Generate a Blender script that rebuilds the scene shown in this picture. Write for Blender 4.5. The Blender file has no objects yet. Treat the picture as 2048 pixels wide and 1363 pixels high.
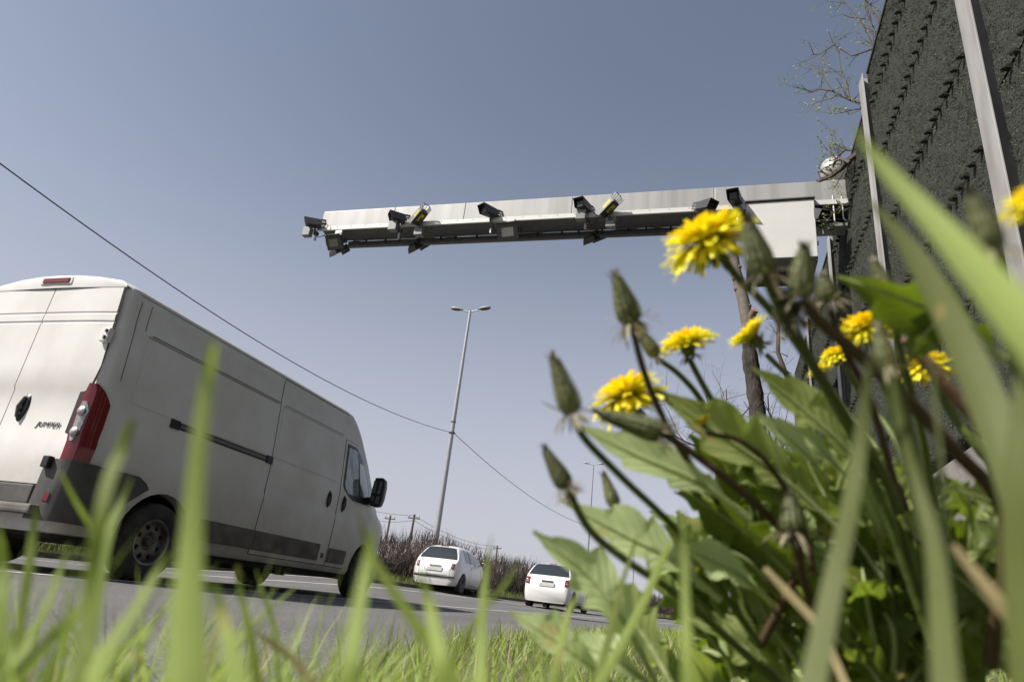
import bpy, bmesh, math, random
import numpy as np
from mathutils import Vector, Matrix

SC = bpy.context.scene
COL = SC.collection
rnd = random.Random(7)
V = Vector

# ------------------------------------------------------------------ camera
CAM_H = 0.21
FPX, YAW, PITCH, ROLL = 1290.0, -0.3315, 0.3824, 0.1224      # focal length in px of a 2048 px wide frame
cyw, syw, cp, sp = math.cos(YAW), math.sin(YAW), math.cos(PITCH), math.sin(PITCH)
FWD = V((syw * cp, cyw * cp, sp))
RT0 = V((cyw, -syw, 0))
UP0 = RT0.cross(FWD)
RT = RT0 * math.cos(ROLL) + UP0 * math.sin(ROLL)
UP = UP0 * math.cos(ROLL) - RT0 * math.sin(ROLL)
cam = bpy.data.cameras.new('camera')
camo = bpy.data.objects.new('camera', cam)
COL.objects.link(camo)
camo.matrix_world = Matrix(((RT.x, UP.x, -FWD.x, 0), (RT.y, UP.y, -FWD.y, 0), (RT.z, UP.z, -FWD.z, CAM_H), (0, 0, 0, 1)))
cam.sensor_width = 36
cam.lens = 36 * FPX / 2048
cam.clip_start, cam.clip_end = 0.01, 3000
cam.dof.use_dof = True
cam.dof.focus_distance = 7.0
cam.dof.aperture_fstop = 7.5
cam.dof.aperture_blades = 7
SC.camera = camo

# ------------------------------------------------------------------ sky and sun
SUN_DIR = V((-1.8, -1.5, 2.5)).normalized()                   # towards the sun
w = bpy.data.worlds.new('World')
SC.world = w
w.use_nodes = True
nt = w.node_tree
sky = nt.nodes.new('ShaderNodeTexSky')
sky.sky_type = 'NISHITA'
sky.sun_disc = False
sky.sun_elevation = math.asin(SUN_DIR.z)
sky.sun_rotation = math.atan2(SUN_DIR.x, SUN_DIR.y)
sky.air_density, sky.dust_density, sky.ozone_density = 1.0, 1.2, 3.0
hs = nt.nodes.new('ShaderNodeHueSaturation')
hs.inputs['Saturation'].default_value = 0.66
nt.links.new(sky.outputs[0], hs.inputs['Color'])
# pale spring haze low over the horizon, the same all round
tcw = nt.nodes.new('ShaderNodeTexCoord'); sxyz = nt.nodes.new('ShaderNodeSeparateXYZ')
nt.links.new(tcw.outputs['Generated'], sxyz.inputs[0])
hz = nt.nodes.new('ShaderNodeMapRange'); hz.interpolation_type = 'SMOOTHERSTEP'
hz.inputs[1].default_value, hz.inputs[2].default_value, hz.inputs[3].default_value, hz.inputs[4].default_value = -0.25, 0.80, 0.97, 0.0
nt.links.new(sxyz.outputs[2], hz.inputs[0])
hmx = nt.nodes.new('ShaderNodeMix'); hmx.data_type = 'RGBA'
nt.links.new(hz.outputs[0], hmx.inputs[0]); nt.links.new(hs.outputs[0], hmx.inputs[6])
hmx.inputs[7].default_value = (4.85, 4.75, 5.35, 1)
nt.links.new(hmx.outputs[2], nt.nodes['Background'].inputs[0])
nt.nodes['Background'].inputs[1].default_value = 0.078
sun = bpy.data.lights.new('sun', 'SUN')
sun.energy, sun.angle, sun.color = 5.0, math.radians(0.53), (1.0, 0.95, 0.87)
suno = bpy.data.objects.new('sun', sun)
COL.objects.link(suno)
suno.rotation_euler = SUN_DIR.to_track_quat('Z', 'Y').to_euler()
suno.location = (0, 0, 30)
SC.view_settings.view_transform = 'Standard'
SC.view_settings.look = 'None'
SC.view_settings.exposure = 0.64
SC.view_settings.gamma = 1.0
SC.view_settings.use_curve_mapping = False

# ------------------------------------------------------------------ helpers
def ray(px, py):
    return FWD + RT * ((px - 1024) / FPX) - UP * ((py - 681.5) / FPX)
def pt(px, py, d):                                            # a point seen in that direction, d metres off
    return V((0, 0, CAM_H)) + ray(px, py).normalized() * d
def onY(px, py, Y):
    r = ray(px, py); return V((0, 0, CAM_H)) + r * (Y / r.y)
def onX(px, py, X):
    r = ray(px, py); return V((0, 0, CAM_H)) + r * (X / r.x)
def lerp(a, b, t): return a + (b - a) * t
def ss(t):
    t = min(1.0, max(0.0, t)); return t * t * (3 - 2 * t)
def interp(x, xs, ys): return float(np.interp(x, xs, ys))

def tag(o, label=None, cat=None, group=None, kind=None):
    if label: o['label'] = label
    if cat: o['category'] = cat
    if group: o['group'] = group
    if kind: o['kind'] = kind
    return o
def empty(name, loc=(0, 0, 0), rz=0.0):
    o = bpy.data.objects.new(name, None); COL.objects.link(o)
    o.location = loc; o.rotation_euler = (0, 0, rz); o.empty_display_size = 0.1
    return o
def thing(name, label, cat, loc=(0, 0, 0), rz=0.0, group=None):
    return tag(empty(name, loc, rz), label, cat, group)
def mesh_obj(name, me, parent=None):
    o = bpy.data.objects.new(name, me); COL.objects.link(o)
    if parent: o.parent = parent
    return o
CHILD = {}
def copy_tree(o, parent=None):
    c = o.copy(); COL.objects.link(c)
    if parent: c.parent = parent
    for ch in list(o.children): copy_tree(ch, c)
    return c

def smooth_path(pts, n):
    """Catmull-Rom through 3D points"""
    P = [V(p) for p in pts]; P = [P[0] * 2 - P[1]] + P + [P[-1] * 2 - P[-2]]; out = []; m = len(P) - 3
    for i in range(n + 1):
        u = i / n * m; k = min(int(u), m - 1); t = u - k; a, b, c, d = P[k:k + 4]
        out.append(0.5 * ((2 * b) + (c - a) * t + (2 * a - 5 * b + 4 * c - d) * t * t + (3 * b - a - 3 * c + d) * t ** 3))
    return out
class MB:
    """collects faces, then links them as one mesh object"""
    def __init__(s): s.v = []; s.f = []; s.mi = []; s.m = 0
    def add(s, vs, fs, m=None):
        b = len(s.v); s.v.extend([tuple(p) for p in vs])
        for f in fs: s.f.append(tuple(b + i for i in f)); s.mi.append(s.m if m is None else m)
        return s
    def box(s, x0, x1, y0, y1, z0, z1, mtx=None, m=None):
        vs = [V((x, y, z)) for z in (z0, z1) for y in (y0, y1) for x in (x0, x1)]
        if mtx is not None: vs = [mtx @ p for p in vs]
        return s.add(vs, [(0, 2, 3, 1), (4, 5, 7, 6), (0, 1, 5, 4), (2, 6, 7, 3), (0, 4, 6, 2), (1, 3, 7, 5)], m)
    def tube(s, pts, rad, n=8, cap=True, m=None):
        pts = [V(p) for p in pts]
        if not hasattr(rad, '__len__'): rad = [rad] * len(pts)
        b = []; ref = None
        for i, p in enumerate(pts):
            d = (pts[min(i + 1, len(pts) - 1)] - pts[max(i - 1, 0)])
            d = d.normalized() if d.length > 1e-9 else V((0, 0, 1))
            if ref is None: ref = d.orthogonal().normalized()
            ref = (ref - d * ref.dot(d))
            ref = ref.normalized() if ref.length > 1e-6 else d.orthogonal().normalized()
            q = d.cross(ref)
            b += [p + (ref * math.cos(2 * math.pi * k / n) + q * math.sin(2 * math.pi * k / n)) * rad[i] for k in range(n)]
        fs = []
        for i in range(len(pts) - 1):
            for k in range(n):
                a, c = i * n + k, i * n + (k + 1) % n
                fs.append((a, c, c + n, a + n))
        if cap:
            fs.append(tuple(range(n - 1, -1, -1))); fs.append(tuple(range((len(pts) - 1) * n, len(pts) * n)))
        return s.add(b, fs, m)
    def lathe(s, prof, n=24, mtx=None, m=None, close=False):       # prof: (r, h) about local Z
        vs = []
        for r, h in prof:
            for k in range(n):
                a = 2 * math.pi * k / n
                p = V((r * math.cos(a), r * math.sin(a), h)); vs.append(mtx @ p if mtx is not None else p)
        fs = []
        for i in range(len(prof) - 1):
            for k in range(n):
                a, c = i * n + k, i * n + (k + 1) % n
                fs.append((a, c, c + n, a + n))
        return s.add(vs, fs, m)
    def grid(s, P, nu, nv, m=None, wrap=False):                      # P[i*nv+j]
        fs = []
        for i in range(nu - 1):
            for j in range(nv - 1):
                a = i * nv + j; fs.append((a, a + nv, a + nv + 1, a + 1))
        return s.add(P, fs, m)
    def prism(s, poly, d, m=None):                                   # closed polygon of 3D points pushed along d
        n = len(poly); d = V(d); vs = [V(p) for p in poly] + [V(p) + d for p in poly]
        fs = [tuple(range(n)), tuple(range(2 * n - 1, n - 1, -1))] + [(i, i + n, (i + 1) % n + n, (i + 1) % n) for i in range(n)]
        return s.add(vs, fs, m)
    def mesh(s, name, mats, smooth=None, bevel=0, seg=2, fix=True):
        me = bpy.data.meshes.new(name)
        me.from_pydata(s.v, [], s.f)
        mats = mats if isinstance(mats, (list, tuple)) else [mats]
        for m in mats: me.materials.append(m)
        if len(mats) > 1: me.polygons.foreach_set('material_index', s.mi)
        if fix or bevel:
            bm = bmesh.new(); bm.from_mesh(me)
            if fix:
                bmesh.ops.remove_doubles(bm, verts=bm.verts, dist=1e-5)
                bmesh.ops.dissolve_degenerate(bm, edges=bm.edges, dist=1e-6)
                bmesh.ops.recalc_face_normals(bm, faces=bm.faces)
            if bevel:
                es = [e for e in bm.edges if len(e.link_faces) == 2 and e.calc_face_angle(0) > 0.5]
                bmesh.ops.bevel(bm, geom=es, offset=bevel, segments=seg, affect='EDGES', profile=0.6, clamp_overlap=True)
            bm.to_mesh(me); bm.free()
        if smooth is not None:
            me.polygons.foreach_set('use_smooth', [True] * len(me.polygons))
            if smooth < 180: me.set_sharp_from_angle(angle=math.radians(smooth))
        me.update()
        return me
    def build(s, name, mats, parent=None, **k):
        return mesh_obj(name, s.mesh(name, mats, **k), parent)

def boolean(o, cutter_mesh, op='DIFFERENCE'):
    c = bpy.data.objects.new('cutter', cutter_mesh); COL.objects.link(c)
    if o.parent: c.parent = o.parent
    md = o.modifiers.new('b', 'BOOLEAN'); md.operation = op; md.object = c; md.solver = 'EXACT'
    bpy.context.view_layer.update()
    dg = bpy.context.evaluated_depsgraph_get()
    me = bpy.data.meshes.new_from_object(o.evaluated_get(dg))
    o.modifiers.clear()
    o.data = me
    bpy.data.objects.remove(c)
    return o

# ------------------------------------------------------------------ materials
def mat(name, col, rough=0.5, metal=0.0, var=0.0, vscale=6.0, bump=0.0, bscale=40.0, spec=0.5, coat=0.0, trans=None,
        back=None, var2=None, detail=4.0, stretch=None, per_obj=0.0):
    m = bpy.data.materials.new(name); m.use_nodes = True
    t = m.node_tree; N = t.nodes; L = t.links
    b = N['Principled BSDF']
    sc = lambda c: tuple(x * 0.80 for x in c)
    col = sc(col); var2 = sc(var2) if var2 else None; back = sc(back) if back else None
    b.inputs['Roughness'].default_value = rough
    b.inputs['Metallic'].default_value = metal
    b.inputs['Specular IOR Level'].default_value = spec
    b.inputs['Coat Weight'].default_value = coat
    b.inputs['Coat Roughness'].default_value = 0.06
    src = None
    tc = N.new('ShaderNodeTexCoord'); co = tc.outputs['Object']
    if stretch:
        mp = N.new('ShaderNodeMapping'); mp.inputs['Scale'].default_value = stretch
        L.new(co, mp.inputs[0]); co = mp.outputs[0]
    rgb = N.new('ShaderNodeRGB'); rgb.outputs[0].default_value = (*col, 1); src = rgb.outputs[0]
    if var2:                                                        # blend to a second colour in noise patches
        nz = N.new('ShaderNodeTexNoise'); nz.inputs['Scale'].default_value = vscale; nz.inputs['Detail'].default_value = detail
        L.new(co, nz.inputs['Vector'])
        rp = N.new('ShaderNodeMapRange'); rp.inputs[1].default_value = 0.38; rp.inputs[2].default_value = 0.64
        L.new(nz.outputs[0], rp.inputs[0])
        mx = N.new('ShaderNodeMix'); mx.data_type = 'RGBA'
        L.new(rp.outputs[0], mx.inputs[0]); L.new(src, mx.inputs[6]); mx.inputs[7].default_value = (*var2, 1)
        src = mx.outputs[2]
    if var:
        nz = N.new('ShaderNodeTexNoise'); nz.inputs['Scale'].default_value = vscale * 1.7; nz.inputs['Detail'].default_value = 6
        L.new(co, nz.inputs['Vector'])
        rp = N.new('ShaderNodeMapRange'); rp.inputs[1].default_value = 0.3; rp.inputs[2].default_value = 0.7
        rp.inputs[3].default_value = 1 - var; rp.inputs[4].default_value = 1 + var
        L.new(nz.outputs[0], rp.inputs[0])
        mx = N.new('ShaderNodeMix'); mx.data_type = 'RGBA'; mx.blend_type = 'MULTIPLY'; mx.inputs[0].default_value = 1
        L.new(src, mx.inputs[6]); L.new(rp.outputs[0], mx.inputs[7]); src = mx.outputs[2]
    if per_obj:
        oi = N.new('ShaderNodeObjectInfo'); rp = N.new('ShaderNodeMapRange')
        rp.inputs[3].default_value = 1 - per_obj; rp.inputs[4].default_value = 1 + per_obj
        L.new(oi.outputs['Random'], rp.inputs[0])
        mx = N.new('ShaderNodeMix'); mx.data_type = 'RGBA'; mx.blend_type = 'MULTIPLY'; mx.inputs[0].default_value = 1
        L.new(src, mx.inputs[6]); L.new(rp.outputs[0], mx.inputs[7]); src = mx.outputs[2]
    if back:
        g = N.new('ShaderNodeNewGeometry'); mx = N.new('ShaderNodeMix'); mx.data_type = 'RGBA'
        L.new(g.outputs['Backfacing'], mx.inputs[0]); L.new(src, mx.inputs[6]); mx.inputs[7].default_value = (*back, 1)
        src = mx.outputs[2]
    L.new(src, b.inputs['Base Color'])
    if bump:
        nb = N.new('ShaderNodeTexNoise'); nb.inputs['Scale'].default_value = bscale; nb.inputs['Detail'].default_value = 6
        L.new(co, nb.inputs['Vector'])
        bp = N.new('ShaderNodeBump'); bp.inputs['Strength'].default_value = 1.0; bp.inputs['Distance'].default_value = bump
        L.new(nb.outputs[0], bp.inputs['Height']); L.new(bp.outputs[0], b.inputs['Normal'])
    if trans:
        tr = N.new('ShaderNodeBsdfTranslucent'); ad = N.new('ShaderNodeAddShader')
        mt = N.new('ShaderNodeMix'); mt.data_type = 'RGBA'; mt.blend_type = 'MULTIPLY'; mt.inputs[0].default_value = 1
        L.new(src, mt.inputs[6]); mt.inputs[7].default_value = (*trans, 1)
        L.new(mt.outputs[2], tr.inputs[0])
        L.new(b.outputs[0], ad.inputs[0]); L.new(tr.outputs[0], ad.inputs[1])
        L.new(ad.outputs[0], N['Material Output'].inputs[0])
    return m

M = {}
M['van_white'] = mat('van_white', (0.80, 0.79, 0.765), 0.40, var=0.05, vscale=1.6, coat=0.12, spec=0.35, var2=(0.73, 0.71, 0.665), detail=6)
M['car_white'] = mat('car_white', (0.82, 0.81, 0.79), 0.3, var=0.03, vscale=2, coat=0.5)
def road_dirt(m, z0, z1, amount):                                   # spray thrown up along the lower body
    t = m.node_tree; N = t.nodes; L = t.links; b = N['Principled BSDF']; src = b.inputs['Base Color'].links[0].from_socket
    tc = N.new('ShaderNodeTexCoord'); sp_ = N.new('ShaderNodeSeparateXYZ'); L.new(tc.outputs['Object'], sp_.inputs[0])
    mr = N.new('ShaderNodeMapRange'); mr.inputs[1].default_value = z1; mr.inputs[2].default_value = z0; L.new(sp_.outputs[2], mr.inputs[0])
    nz = N.new('ShaderNodeTexNoise'); nz.inputs['Scale'].default_value = 3.5; nz.inputs['Detail'].default_value = 8; nz.inputs['Roughness'].default_value = .65; L.new(tc.outputs['Object'], nz.inputs['Vector'])
    m1 = N.new('ShaderNodeMath'); m1.operation = 'MULTIPLY'; L.new(mr.outputs[0], m1.inputs[0]); L.new(nz.outputs[0], m1.inputs[1])
    m2 = N.new('ShaderNodeMath'); m2.operation = 'MULTIPLY'; m2.use_clamp = True; L.new(m1.outputs[0], m2.inputs[0]); m2.inputs[1].default_value = amount
    mx = N.new('ShaderNodeMix'); mx.data_type = 'RGBA'; L.new(m2.outputs[0], mx.inputs[0]); L.new(src, mx.inputs[6]); mx.inputs[7].default_value = (.20, .175, .14, 1)
    L.new(mx.outputs[2], b.inputs['Base Color'])
road_dirt(M['van_white'], .30, 1.25, 1.0); road_dirt(M['car_white'], .15, .75, .8)
M['rubber'] = mat('rubber', (0.022, 0.021, 0.02), 0.75, var=0.25, vscale=9)
M['gap'] = mat('gap', (0.012, 0.012, 0.012), 0.8)
M['plastic'] = mat('plastic', (0.055, 0.055, 0.056), 0.6, var=0.2, vscale=5, var2=(0.085, 0.08, 0.074), bump=0.0006, bscale=300)
M['moulding'] = mat('moulding', (0.115, 0.106, 0.095), 0.75, var=0.25, vscale=4, var2=(0.17, 0.155, 0.13))
M['black'] = mat('black', (0.015, 0.015, 0.016), 0.35)
M['steel_wheel'] = mat('steel_wheel', (0.28, 0.275, 0.27), 0.5, metal=0.6, var=0.25, vscale=8, var2=(0.14, 0.12, 0.10))
M['tyre'] = mat('tyre', (0.03, 0.029, 0.027), 0.85, var=0.3, vscale=6, var2=(0.055, 0.05, 0.043))
M['lens_red'] = mat('lens_red', (0.17, 0.007, 0.010), 0.12, coat=0.6, var=0.1, vscale=30)
M['lens_clear'] = mat('lens_clear', (0.42, 0.42, 0.41), 0.15, metal=0.3, coat=0.6, var=0.4, vscale=22)
M['glass_tint'] = mat('glass_tint', (0.025, 0.03, 0.034), 0.05, spec=0.8, coat=0.5)
M['glass_cab'] = mat('glass_cab', (0.20, 0.27, 0.27), 0.06, spec=0.9, coat=0.6, var=0.25, vscale=3, stretch=(1, 5, 1))
M['mirror'] = mat('mirror', (0.5, 0.5, 0.52), 0.05, metal=1.0)
M['badge'] = mat('badge', (0.07, 0.07, 0.075), 0.5, metal=0.1)
M['plate'] = mat('plate', (0.62, 0.62, 0.60), 0.5, var=0.2, vscale=9)
M['under'] = mat('under', (0.02, 0.019, 0.018), 0.85, var=0.3, vscale=5)
M['beam'] = mat('beam', (0.39, 0.388, 0.382), 0.5, metal=0.1, var=0.08, vscale=1.2, var2=(0.31, 0.305, 0.295), detail=7, stretch=(4, 1, 0.22))
M['cab_white'] = mat('cab_white', (0.66, 0.65, 0.62), 0.5, var=0.03, vscale=2)
M['zinc'] = mat('zinc', (0.52, 0.52, 0.53), 0.42, metal=0.75, var=0.15, vscale=14)
M['post_steel'] = mat('post_steel', (0.36, 0.355, 0.35), 0.7, metal=0.0, var=0.18, vscale=1.8, var2=(0.28, 0.262, 0.245), detail=7, stretch=(2, 2, 0.5))
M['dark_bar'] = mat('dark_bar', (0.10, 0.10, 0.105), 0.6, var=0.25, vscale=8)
M['cam_dark'] = mat('cam_dark', (0.045, 0.045, 0.048), 0.5, var=0.15, vscale=12)
M['cam_grey'] = mat('cam_grey', (0.20, 0.20, 0.205), 0.5, var=0.1, vscale=12)
M['cam_under'] = mat('cam_under', (0.16, 0.155, 0.145), 0.5, var=0.1, vscale=12)
M['yellow_label'] = mat('yellow_label', (0.62, 0.50, 0.03), 0.5, var=0.15, vscale=30)
M['flood_glass'] = mat('flood_glass', (0.16, 0.165, 0.155), 0.15, coat=0.5)
M['globe'] = mat('globe', (0.45, 0.435, 0.41), 0.35, var=0.1, vscale=6)
M['lamp_grey'] = mat('lamp_grey', (0.40, 0.405, 0.42), 0.45, metal=0.4, var=0.08, vscale=3)
M['cable'] = mat('cable', (0.02, 0.02, 0.022), 0.6)
M['wood_pole'] = mat('wood_pole', (0.12, 0.10, 0.085), 0.8, var=0.2, vscale=5)
M['concrete'] = mat('concrete', (0.235, 0.222, 0.205), 0.9, var=0.18, vscale=4, var2=(0.175, 0.162, 0.147), bump=0.004, bscale=60)
M['mat_base'] = mat('mat_base', (0.024, 0.028, 0.019), 0.95, var=0.4, vscale=20, bump=0.02, bscale=45)
M['fibre'] = mat('fibre', (0.052, 0.066, 0.034), 0.85, var=0.3, vscale=5, var2=(0.074, 0.088, 0.052))
M['fibre_pale'] = mat('fibre_pale', (0.14, 0.16, 0.10), 0.85, var=0.3, vscale=5)
M['knob'] = mat('knob', (0.020, 0.023, 0.016), 0.9, var=0.4, vscale=30, bump=0.015, bscale=60)
M['bark_smooth'] = mat('bark_smooth', (0.165, 0.135, 0.108), 0.85, var=0.2, vscale=5, var2=(0.135, 0.11, 0.085), bump=0.01, bscale=18)
M['bark_rough'] = mat('bark_rough', (0.060, 0.047, 0.037), 0.95, var=0.35, vscale=9, var2=(0.025, 0.02, 0.017), bump=0.04, bscale=22, stretch=(1, 1, 0.35))
M['cut_wood'] = mat('cut_wood', (0.36, 0.17, 0.12), 0.8, var=0.2, vscale=12)
M['twig'] = mat('twig', (0.085, 0.065, 0.05), 0.9, var=0.2, vscale=6)
M['twig_far'] = mat('twig_far', (0.085, 0.058, 0.052), 0.9, var=0.2, vscale=3)
M['bud_leaf'] = mat('bud_leaf', (0.17, 0.19, 0.05), 0.6, trans=(0.8, 0.9, 0.4))
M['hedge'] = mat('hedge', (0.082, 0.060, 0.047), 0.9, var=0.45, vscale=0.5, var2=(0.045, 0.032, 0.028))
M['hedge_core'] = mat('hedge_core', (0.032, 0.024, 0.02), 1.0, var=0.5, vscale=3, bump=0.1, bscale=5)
M['paint'] = mat('paint', (0.66, 0.65, 0.63), 0.7, var=0.16, vscale=9, var2=(0.5, 0.49, 0.47), detail=9)
M['stone'] = mat('stone', (0.33, 0.31, 0.29), 0.9, var=0.25, vscale=40, per_obj=0.1)

def foliage(name, col, under, tr, vs=14, rough=0.42, var=0.14, veins=None):
    m = foliage0(name, col, under, tr, vs, rough, var)
    if not veins: return m
    t = m.node_tree; N = t.nodes; L = t.links                      # vein relief follows the blade's own length and width
    def mth(op, a, b=None):
        n = N.new('ShaderNodeMath'); n.operation = op
        for i, x in enumerate((a, b)):
            if x is None: continue
            if isinstance(x, (int, float)): n.inputs[i].default_value = x
            else: L.new(x, n.inputs[i])
        return n.outputs[0]
    uv = N.new('ShaderNodeUVMap'); sp_ = N.new('ShaderNodeSeparateXYZ'); L.new(uv.outputs[0], sp_.inputs[0])
    a = mth('ABSOLUTE', mth('SUBTRACT', sp_.outputs[0], .5))
    if veins == 'leaf': ph = mth('SUBTRACT', mth('MULTIPLY', sp_.outputs[1], 11.0), mth('MULTIPLY', a, 5.0))
    else: ph = mth('MULTIPLY', sp_.outputs[0], 9.0)
    w_ = mth('POWER', mth('ABSOLUTE', mth('SINE', mth('MULTIPLY', ph, 3.1416))), .6)
    nb = [n for n in N if n.type == 'BUMP'][0]; old = nb.inputs['Height'].links[0].from_socket
    L.new(mth('ADD', mth('MULTIPLY', w_, .9 if veins == 'leaf' else .35), mth('MULTIPLY', old, .6)), nb.inputs['Height'])
    nb.inputs['Distance'].default_value = .00045 if veins == 'leaf' else .0004
    b = N['Principled BSDF']; c0 = b.inputs['Base Color'].links[0].from_socket
    mx = N.new('ShaderNodeMix'); mx.data_type = 'RGBA'; mx.blend_type = 'MULTIPLY'; mx.inputs[0].default_value = 1
    rp = N.new('ShaderNodeMapRange'); rp.inputs[3].default_value = 1.12; rp.inputs[4].default_value = .96; L.new(w_, rp.inputs[0])
    L.new(c0, mx.inputs[6]); L.new(rp.outputs[0], mx.inputs[7]); L.new(mx.outputs[2], b.inputs['Base Color'])
    tm = [n for n in N if n.type == 'BSDF_TRANSLUCENT'][0].inputs[0].links[0].from_node; L.new(mx.outputs[2], tm.inputs[6])
    # dry tips and blotches
    nz = N.new('ShaderNodeTexNoise'); nz.inputs['Scale'].default_value = 55; tc = N.new('ShaderNodeTexCoord'); L.new(tc.outputs['Object'], nz.inputs['Vector'])
    tipm = mth('MULTIPLY', mth('GREATER_THAN', mth('ADD', nz.outputs[0], mth('MULTIPLY', sp_.outputs[1], .10)), .735), .55)
    m2 = N.new('ShaderNodeMix'); m2.data_type = 'RGBA'; L.new(tipm, m2.inputs[0]); L.new(mx.outputs[2], m2.inputs[6]); m2.inputs[7].default_value = (.22, .17, .06, 1)
    L.new(m2.outputs[2], b.inputs['Base Color']); L.new(m2.outputs[2], tm.inputs[6])
    return m
def foliage0(name, col, under, tr, vs=14, rough=0.42, var=0.14):
    return mat(name, col, rough, var=var, vscale=vs, back=under, trans=tr, spec=0.25, bump=0.0012, bscale=vs * 9)
M['leaf'] = foliage('leaf', (0.092, 0.118, 0.026), (0.185, 0.215, 0.078), (1.35, 1.45, 0.6), veins='leaf')
M['leaf_dark'] = foliage('leaf_dark', (0.072, 0.094, 0.012), (0.095, 0.116, 0.022), (1.0, 1.2, 0.3), veins='leaf')  # dark green copy of the leaf; shade inside the clump is put into its colour
M['leaf_pale'] = foliage('leaf_pale', (0.17, 0.22, 0.085), (0.28, 0.325, 0.17), (1.45, 1.5, 1.05), veins='leaf')
M['rib'] = foliage('rib', (0.34, 0.37, 0.20), (0.34, 0.37, 0.20), (0.9, 0.95, 0.7))
M['stem'] = foliage('stem', (0.10, 0.13, 0.035), (0.10, 0.13, 0.035), (0.4, 0.5, 0.2))
M['stem_red'] = foliage('stem_red', (0.085, 0.055, 0.032), (0.085, 0.055, 0.032), (0.4, 0.3, 0.2))
M['stem_pink'] = foliage('stem_pink', (0.26, 0.17, 0.115), (0.26, 0.17, 0.115), (0.4, 0.3, 0.2))
M['bract'] = foliage('bract', (0.125, 0.140, 0.060), (0.13, 0.145, 0.065), (0.5, 0.6, 0.3), vs=60, var=0.3)
M['bract_edge'] = foliage('bract_edge', (0.19, 0.20, 0.095), (0.19, 0.20, 0.095), (0.5, 0.6, 0.3), vs=60, var=0.35)
M['bract_dry'] = foliage('bract_dry', (0.25, 0.215, 0.135), (0.25, 0.22, 0.14), (0.5, 0.45, 0.3), vs=60, var=0.3)
M['bract_dark'] = foliage('bract_dark', (0.065, 0.058, 0.034), (0.07, 0.065, 0.04), (0.5, 0.5, 0.3), vs=60, var=0.3)
M['petal'] = mat('petal', (0.78, 0.66, 0.010), 0.5, var=0.05, vscale=60, trans=(0.36, 0.40, 0.3), var2=(0.80, 0.72, 0.02))
M['petal_orange'] = mat('petal_orange', (0.80, 0.60, 0.008), 0.5, var=0.08, vscale=60, trans=(0.36, 0.36, 0.3))
M['tuft'] = mat('tuft', (0.48, 0.42, 0.33), 0.9, var=0.2, vscale=80)
M['tuft_brown'] = mat('tuft_brown', (0.07, 0.045, 0.03), 0.9, var=0.3, vscale=80)
M['tuft_yellow'] = mat('tuft_yellow', (0.30, 0.20, 0.05), 0.9, var=0.3, vscale=80)
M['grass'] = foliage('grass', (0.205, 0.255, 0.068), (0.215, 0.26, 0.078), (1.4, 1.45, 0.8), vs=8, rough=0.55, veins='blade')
M['grass_olive'] = foliage('grass_olive', (0.095, 0.112, 0.032), (0.10, 0.115, 0.035), (0.8, 0.85, 0.4), vs=8, rough=0.5, veins='blade')  # darker copy of the blade green, with shade low on the right put in
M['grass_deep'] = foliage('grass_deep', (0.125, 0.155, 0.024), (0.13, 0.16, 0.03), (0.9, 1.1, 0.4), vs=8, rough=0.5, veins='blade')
M['grass_small'] = foliage('grass_small', (0.20, 0.25, 0.072), (0.21, 0.255, 0.08), (1.35, 1.4, 0.8), vs=8, rough=0.55)
M['grass_small_deep'] = foliage('grass_small_deep', (0.11, 0.15, 0.025), (0.115, 0.15, 0.03), (0.9, 1.1, 0.4), vs=8, rough=0.5)
M['grass_dry'] = foliage('grass_dry', (0.32, 0.26, 0.14), (0.32, 0.26, 0.14), (0.5, 0.45, 0.3), vs=8, rough=0.6)
M['grass_far'] = foliage('grass_far', (0.14, 0.15, 0.06), (0.14, 0.15, 0.06), (0.6, 0.65, 0.35), vs=4, rough=0.6)
# ----@@STRUCTURE
# ------------------------------------------------------------------ ground, road, verge
def cx(Y):                                                         # the carriageway swings right beyond the van
    return 0.18 * (math.sqrt((Y - 7.5) ** 2 + 2.0) + (Y - 7.5)) / 2 if Y < 200 else 0.18 * 192.5
def RZ(X, Y):
    return 0.0085 * min(max(0, Y - 8), 55) + min(6.0, max(0, -5 - X)) * 0.045 * ss((Y - 9) / 8)
def edge_x(Y): return -1.22 + 0.72 * (1 - ss((Y - 0.5) / 2.4)) + cx(Y) + 0.05 * math.sin(Y * 2.3) + 0.03 * math.sin(Y * 5.9 + 1)
VP_V = [0.0, 0.08, 0.45, 1.15, 1.75, 2.25, 2.75, 3.3, 6.0]
VP_Z = [0.0, 0.025, 0.05, 0.075, 0.16, 0.36, 0.60, 0.84, 1.0]
def verge_z(X, Y):
    e = edge_x(Y); v = max(0.0, X - e); f = ss((Y - 12) / 10)
    z = interp(v, VP_V, VP_Z)
    return RZ(e, Y) + lerp(z, z * 0.45, f) + 0.012 * math.sin(X * 7 + Y * 3) * min(1, v) + 0.008 * math.sin(X * 13 - Y * 11) * min(1, v * 2)

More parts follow.
